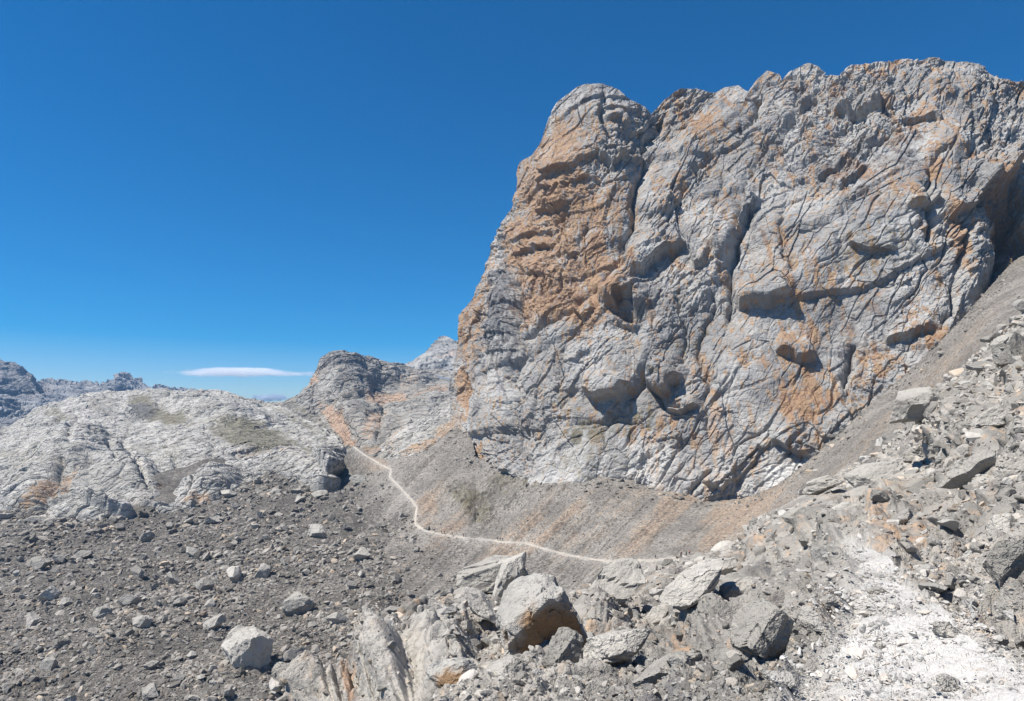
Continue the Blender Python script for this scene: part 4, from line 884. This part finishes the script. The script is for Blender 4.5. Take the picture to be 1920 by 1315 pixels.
def rust_mat():
    m = rockmat('rust_stained_limestone', (.385, .37, .34), (.26, .25, .23), .7, stain=False, bump=.9, lichen=.35); nt = m.node_tree
    bs = [n for n in nt.nodes if n.type == 'BSDF_PRINCIPLED'][0]; src = bs.inputs['Base Color'].links[0].from_socket
    tc = N(nt, 'ShaderNodeTexCoord'); sx = N(nt, 'ShaderNodeSeparateXYZ'); nt.links.new(tc.outputs['Object'], sx.inputs[0])
    nz = N(nt, 'ShaderNodeTexNoise', Scale=2.2, Detail=5.0); nt.links.new(tc.outputs['Object'], nz.inputs['Vector'])
    d = N(nt, 'ShaderNodeVectorMath', operation='DISTANCE'); nt.links.new(tc.outputs['Object'], d.inputs[0]); d.inputs[1].default_value = (.25, -.6, -.3)
    v = math_(nt, 'ADD', d.outputs['Value'], math_(nt, 'MULTIPLY', math_(nt, 'SUBTRACT', nz.outputs[0], .5), .9))
    c = mixc(nt, ramp(nt, v, 1.05, .6), src, (.27, .175, .10)); nt.links.new(c, bs.inputs['Base Color']); return m
rust_m = rust_mat()
TONES = {}
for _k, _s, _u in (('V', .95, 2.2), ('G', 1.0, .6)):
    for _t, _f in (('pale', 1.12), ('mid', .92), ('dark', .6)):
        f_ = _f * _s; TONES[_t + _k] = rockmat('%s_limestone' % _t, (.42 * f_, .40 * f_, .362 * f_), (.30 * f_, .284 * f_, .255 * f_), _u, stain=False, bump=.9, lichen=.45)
PLN = {33: [(-.62, -.25, .74, .60), (.85, .1, .4, .66), (.3, -.9, -.28, .40), (0, 0, -1, .72), (-.35, -.85, .3, .66), (.1, -.35, .93, .78), (-.9, -.3, .1, .8), (.7, -.7, .3, .7)],
       11: [(-.55, -.45, .70, .62), (.85, -.45, .1, .60), (0, -.2, 1, .66), (-.8, -.5, -.35, .7), (.35, -.9, -.2, .62), (0, 0, -1, .7), (-.1, -.95, .3, .66), (.6, .1, .8, .75)],
       38: [(-.68, -.25, .68, .40), (.55, -.75, -.2, .55), (.68, .1, .72, .82), (-.5, -.3, -.8, .75), (.2, -.97, .1, .6), (0, 0, -1, .85), (.95, 0, -.2, .8)]}
for hx, hy, wpx, hpx, tilt, sf, seed, lab in HAND:
    surf = surfA if sf == 'V' else surfG
    P = surf(np.array([hx]), np.array([hy - .12 * hpx]))[0]; Zd = proj(P)[2]; u = Zd / F
    big = wpx > 55
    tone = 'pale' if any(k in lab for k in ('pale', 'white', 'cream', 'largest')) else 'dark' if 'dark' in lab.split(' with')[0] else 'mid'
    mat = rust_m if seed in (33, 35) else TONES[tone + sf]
    sub = 6 if wpx > 120 else 5 if big else 4
    V, Fc = rock_shape(7000 + seed, sub, cuts=PLN[seed] if seed in PLN else 15, lo=.45, hi=.82, rough=.085)
    if seed not in PLN:
        t_ = R(tilt); ct, st_ = math.cos(t_), math.sin(t_); V = V * np.array([1.5, 1, 1]) if tilt else V
        V = np.stack([V[:, 0] * ct - V[:, 2] * st_, V[:, 1], V[:, 0] * st_ + V[:, 2] * ct], -1)
    mn, mx = V.min(0), V.max(0); V = (V - (mn + mx) / 2) / ((mx - mn) / 2)
    me = bpy.data.meshes.new('boulder'); rawmesh(me, V, Fc); me.materials.append(mat)
    a, b = wpx * u * .5, hpx * u * .5 * 1.15
    depth = (a + b) * .5 * .9
    thing('boulder', me, (P[0], P[1] + depth * .25, P[2] + b * .66), (0, 0, 0), (a, depth, b), lab, 'boulder')
    taken.append((hx, hy - hpx * .5, max(wpx, hpx)))
place_field(surfA, lambda x, y: onA(x, y) * (polydist(x, y, path_pts)[0] > 14), 240, 8, 46, 2.0, 21, (-20, 890, 880, 1315), protoV, 'rock', 'grey limestone rock lying on the dark valley scree among others much alike', 'rocks on the valley scree')
place_field(surfG, onG, 300, 22, 95, 1.8, 22, (540, 560, 1930, 1330), protoG, 'rock', 'angular grey limestone rock among the broken blocks of the near slope', 'rocks on the near slope', emb=.3, mindist=.42)
place_field(surfG, onP, 70, 15, 40, 2.4, 23, (1480, 1060, 1930, 1330), protoP, 'stone', 'pale loose stone lying on the white path among similar ones', 'loose stones on the path', emb=.2)
print('rocks', time.time() - T0)

# ------------------------------------------------------------------ snow patch under the peak
sp_ = unproj(np.array([p[0] for p in sn]), np.array([p[1] for p in sn]), 862.)
bm = bmesh.new(); vf = [bm.verts.new(p) for p in sp_]; vb = [bm.verts.new(p + np.array([0, 14, -1.5])) for p in sp_]
bm.faces.new(vf); bm.faces.new(vb[::-1])
for k in range(len(vf)): bm.faces.new((vf[k], vb[k], vb[(k + 1) % len(vf)], vf[(k + 1) % len(vf)]))
me = bpy.data.meshes.new('snow_patch'); bmesh.ops.recalc_face_normals(bm, faces=bm.faces); bm.to_mesh(me); bm.free(); me.materials.append(flat('old_snow', (.8, .82, .85)))
o = bpy.data.objects.new('snow_patch', me); COL.objects.link(o); o['label'] = 'thin white snow patch in a hollow under the peak'; o['category'] = 'snow patch'

# ------------------------------------------------------------------ hikers
def skin(verts, edges, rad, mat, root=0, sub=2):
    me = bpy.data.meshes.new('tmp'); me.from_pydata(verts, edges, []); o = bpy.data.objects.new('tmp', me); COL.objects.link(o)
    o.modifiers.new('s', 'SKIN'); s = o.modifiers.new('d', 'SUBSURF'); s.levels = sub
    for k, r in enumerate(rad): me.skin_vertices[0].data[k].radius = r if isinstance(r, tuple) else (r, r)
    me.skin_vertices[0].data[root].use_root = True
    dg = bpy.context.evaluated_depsgraph_get(); m2 = bpy.data.meshes.new_from_object(o.evaluated_get(dg)); bpy.data.objects.remove(o)
    m2.materials.clear(); m2.materials.append(mat); return m2
sk = flat('skin', (.5, .32, .23)); shoe = flat('dark_boots', (.05, .045, .04)); hairm = flat('dark_hair', (.05, .035, .025))
jx = [(0, 0, .95), (0, 0, 1.2), (0, 0, 1.42), (0, -.01, 1.53), (0, -.02, 1.62), (0, -.03, 1.72), (-.19, 0, 1.40), (-.25, .04, 1.15), (-.22, -.12, .98), (-.21, -.17, .9), (.19, 0, 1.40), (.25, -.02, 1.15), (.22, -.2, 1.0), (.21, -.26, .95),
      (-.1, 0, .9), (-.11, -.12, .5), (-.11, -.1, .1), (-.11, -.2, .04), (.1, 0, .9), (.11, .08, .5), (.11, .22, .14), (.11, .14, .05)]
je = [(0, 1), (1, 2), (2, 3), (3, 4), (4, 5), (2, 6), (6, 7), (7, 8), (8, 9), (2, 10), (10, 11), (11, 12), (12, 13), (0, 14), (14, 15), (15, 16), (16, 17), (0, 18), (18, 19), (19, 20), (20, 21)]
jr = [(.14, .1), (.13, .1), (.15, .1), .055, .085, .08, .06, .042, .032, .038, .06, .042, .032, .038, .09, .06, .045, .04, .09, .06, .045, .04]
bodyM = skin(jx, je, jr, sk)
jacketM = skin([jx[i] for i in (0, 1, 2, 6, 7, 8, 10, 11, 12)], [(0, 1), (1, 2), (2, 3), (3, 4), (4, 5), (2, 6), (6, 7), (7, 8)], [(.165, .125), (.155, .125), (.165, .12), .08, .062, .05, .08, .062, .05], sk)
trouM = skin([jx[i] for i in (0, 14, 15, 16, 18, 19, 20)], [(0, 1), (1, 2), (2, 3), (0, 4), (4, 5), (5, 6)], [(.16, .12), .11, .08, .062, .11, .08, .062], sk)
packM = skin([(0, .2, 1.02), (0, .2, 1.2), (0, .19, 1.42), (0, .17, 1.5)], [(0, 1), (1, 2), (2, 3)], [(.14, .09), (.16, .11), (.14, .1), (.1, .06)], sk)
hairM = skin([(0, .0, 1.64), (0, -.01, 1.72), (0, -.03, 1.77)], [(0, 1), (1, 2)], [.075, .09, .07], hairm)
cmat = {}
def cm(c):
    if c not in cmat: cmat[c] = flat('cloth_%s' % '_'.join('%02d' % int(v * 99) for v in c), c)
    return cmat[c]
def cmesh(me, c):
    m = me.copy(); m.materials.clear(); m.materials.append(cm(c)); return m
def hiker(pxx, pyy, surf, jacket, trouser, pack, rot, label, group, height=1.0):
    P = surf(np.array([pxx]), np.array([pyy]))[0]
    r = bpy.data.objects.new('person', None); COL.objects.link(r); r.location = (P[0], P[1], P[2] + .2); r.rotation_euler = (0, 0, rot)
    r.scale = (height,) * 3
    r['label'] = label; r['category'] = 'person'; r['group'] = group
    for nm, me in (('body', bodyM), ('jacket', cmesh(jacketM, jacket)), ('trousers', cmesh(trouM, trouser)), ('backpack', cmesh(packM, pack)), ('hair', hairM)):
        c = bpy.data.objects.new(nm, me); COL.objects.link(c); c.parent = r
BK = (.02, .02, .022); g1 = 'hikers on the trail across the scree'
hiker(815, 998.5, surfA, (.12, .2, .33), BK, (.05, .07, .12), 1.6, 'hiker in a blue grey jacket, leftmost of those on the trail', g1, 1.1)
hiker(828, 1001.5, surfA, (.45, .38, .07), BK, BK, 1.5, 'hiker in a yellow top walking ahead of one in red on the trail', g1, 1.1)
hiker(833, 1002.7, surfA, (.42, .03, .025), BK, (.08, .01, .01), 1.4, 'hiker in a red jacket close behind the one in yellow', g1, 1.15)
hiker(848, 1005, surfA, (.45, .05, .04), BK, BK, 1.7, 'hiker in red walking alone, third from the left group on the trail', g1, 1.1)
hiker(869, 1007.6, surfA, (.22, .02, .02), BK, (.1, .02, .02), 1.5, 'hiker in dark red alone midway between the red group and the black trio', g1, 1.1)
hiker(933, 1014.6, surfA, BK, BK, BK, 1.5, 'leftmost of three hikers in black close together on the trail', g1, 1.1)
hiker(938, 1015.2, surfA, (.12, .15, .18), BK, BK, 1.3, 'middle hiker in slate grey between two in black on the trail', g1, 1.15)
hiker(942.5, 1015.9, surfA, BK, BK, (.03, .03, .04), 1.6, 'rightmost of three hikers in black close together on the trail', g1, 1.1)
hiker(1229, 1048.6, surfA, (.07, .12, .14), BK, BK, -1.5, 'lone hiker in dark teal at the right end of the pale trail', g1, 1.1)
g2 = 'hikers climbing the rocky rim'
def rim(x, y):
    return surfG(x, np.maximum(y, interp(G_top, x) + 1))
hiker(1277, 1047, rim, BK, BK, (.04, .03, .05), -1.5, 'lowest hiker in black climbing onto the rocky rim', g2, 1.0)
hiker(1287, 1041, rim, (.03, .12, .04), BK, (.02, .05, .02), -1.4, 'hiker in a green jacket on the rocky rim', g2, 1.0)
hiker(1293, 1038.5, rim, (.5, .07, .07), BK, BK, -1.6, 'hiker in a red top between the green and the pink one', g2, 1.0)
hiker(1302, 1035, rim, (.6, .3, .33), (.3, .05, .06), (.6, .55, .55), -1.5, 'hiker in a pale pink top on the rocky rim', g2, 1.0)
hiker(1308, 1033, rim, (.06, .03, .25), BK, (.06, .03, .3), -1.4, 'hiker with a violet jacket and pack, left of the top pair', g2, 1.05)
hiker(1312, 1032, rim, (.04, .03, .16), BK, (.03, .02, .12), -1.7, 'topmost hiker in a dark blue jacket on the rim', g2, 1.05)

# ------------------------------------------------------------------ clouds: thin lens shaped volumes far behind the peaks
def cloud(name, pxx, pyy, wpx, hpx, label, seed, dens):
    D = 14000.; c = unproj(pxx, pyy, D); a = wpx * D / F / 2; b = hpx * D / F / 2
    me = bpy.data.meshes.new(name); V, Fc = ICO[4]; rawmesh(me, V, Fc, True)
    m = bpy.data.materials.new('cloud_vapour'); m.use_nodes = True; nt = m.node_tree; nt.nodes.clear()
    out = N(nt, 'ShaderNodeOutputMaterial'); pv = N(nt, 'ShaderNodeVolumePrincipled'); pv.inputs['Color'].default_value = (1, 1, 1, 1); pv.inputs['Anisotropy'].default_value = 0.2
    tc = N(nt, 'ShaderNodeTexCoord'); ln = N(nt, 'ShaderNodeVectorMath', operation='LENGTH'); nt.links.new(tc.outputs['Object'], ln.inputs[0])
    mp = N(nt, 'ShaderNodeMapping'); mp.inputs['Scale'].default_value = (2.5, 1, .6); mp.inputs['Location'].default_value = (seed, 0, 0); nt.links.new(tc.outputs['Object'], mp.inputs[0])
    nz = N(nt, 'ShaderNodeTexNoise', Scale=1.6, Detail=4.0); nt.links.new(mp.outputs[0], nz.inputs['Vector'])
    f = math_(nt, 'SUBTRACT', 1.0, ln.outputs['Value']); f = math_(nt, 'ADD', f, math_(nt, 'MULTIPLY', math_(nt, 'SUBTRACT', nz.outputs[0], .55), 1.5))
    nt.links.new(math_(nt, 'MULTIPLY', ramp(nt, f, 0, .8), dens * 2), pv.inputs['Density']); nt.links.new(pv.outputs[0], out.inputs['Volume'])
    me.materials.append(m); o = bpy.data.objects.new(name, me); COL.objects.link(o); o.location = c; o.scale = (a, a * .35, b)
    o['label'] = label; o['category'] = 'cloud'; return o
cloud('cloud', 440, 698, 270, 20, 'long thin white cloud streak low over the saddle', 1, .006)
cloud('cloud', 540, 701, 170, 12, 'faint wispy tail reaching right from the long cloud', 4, .002)
cloud('cloud', 508, 746, 90, 16, 'small white cloud bank peeping out behind the saddle', 7, .02)

# ------------------------------------------------------------------ haze: one closed box of even thin air round everything but the clouds
bm = bmesh.new(); bmesh.ops.create_cube(bm, size=1); me = bpy.data.meshes.new('haze'); bm.to_mesh(me); bm.free()
hz = bpy.data.objects.new('haze', me); COL.objects.link(hz)
hz.scale = (16100, 16100, 800); hz.location = (0, 0, -175 + 400); hz['kind'] = 'stuff'
m = bpy.data.materials.new('haze_air'); m.use_nodes = True; nt = m.node_tree; nt.nodes.clear()
out = N(nt, 'ShaderNodeOutputMaterial'); pv = N(nt, 'ShaderNodeVolumePrincipled'); pv.inputs['Color'].default_value = (.32, .6, 1, 1)
pv.inputs['Density'].default_value = .00006; nt.links.new(pv.outputs[0], out.inputs['Volume']); me.materials.append(m)
print('done', time.time() - T0)
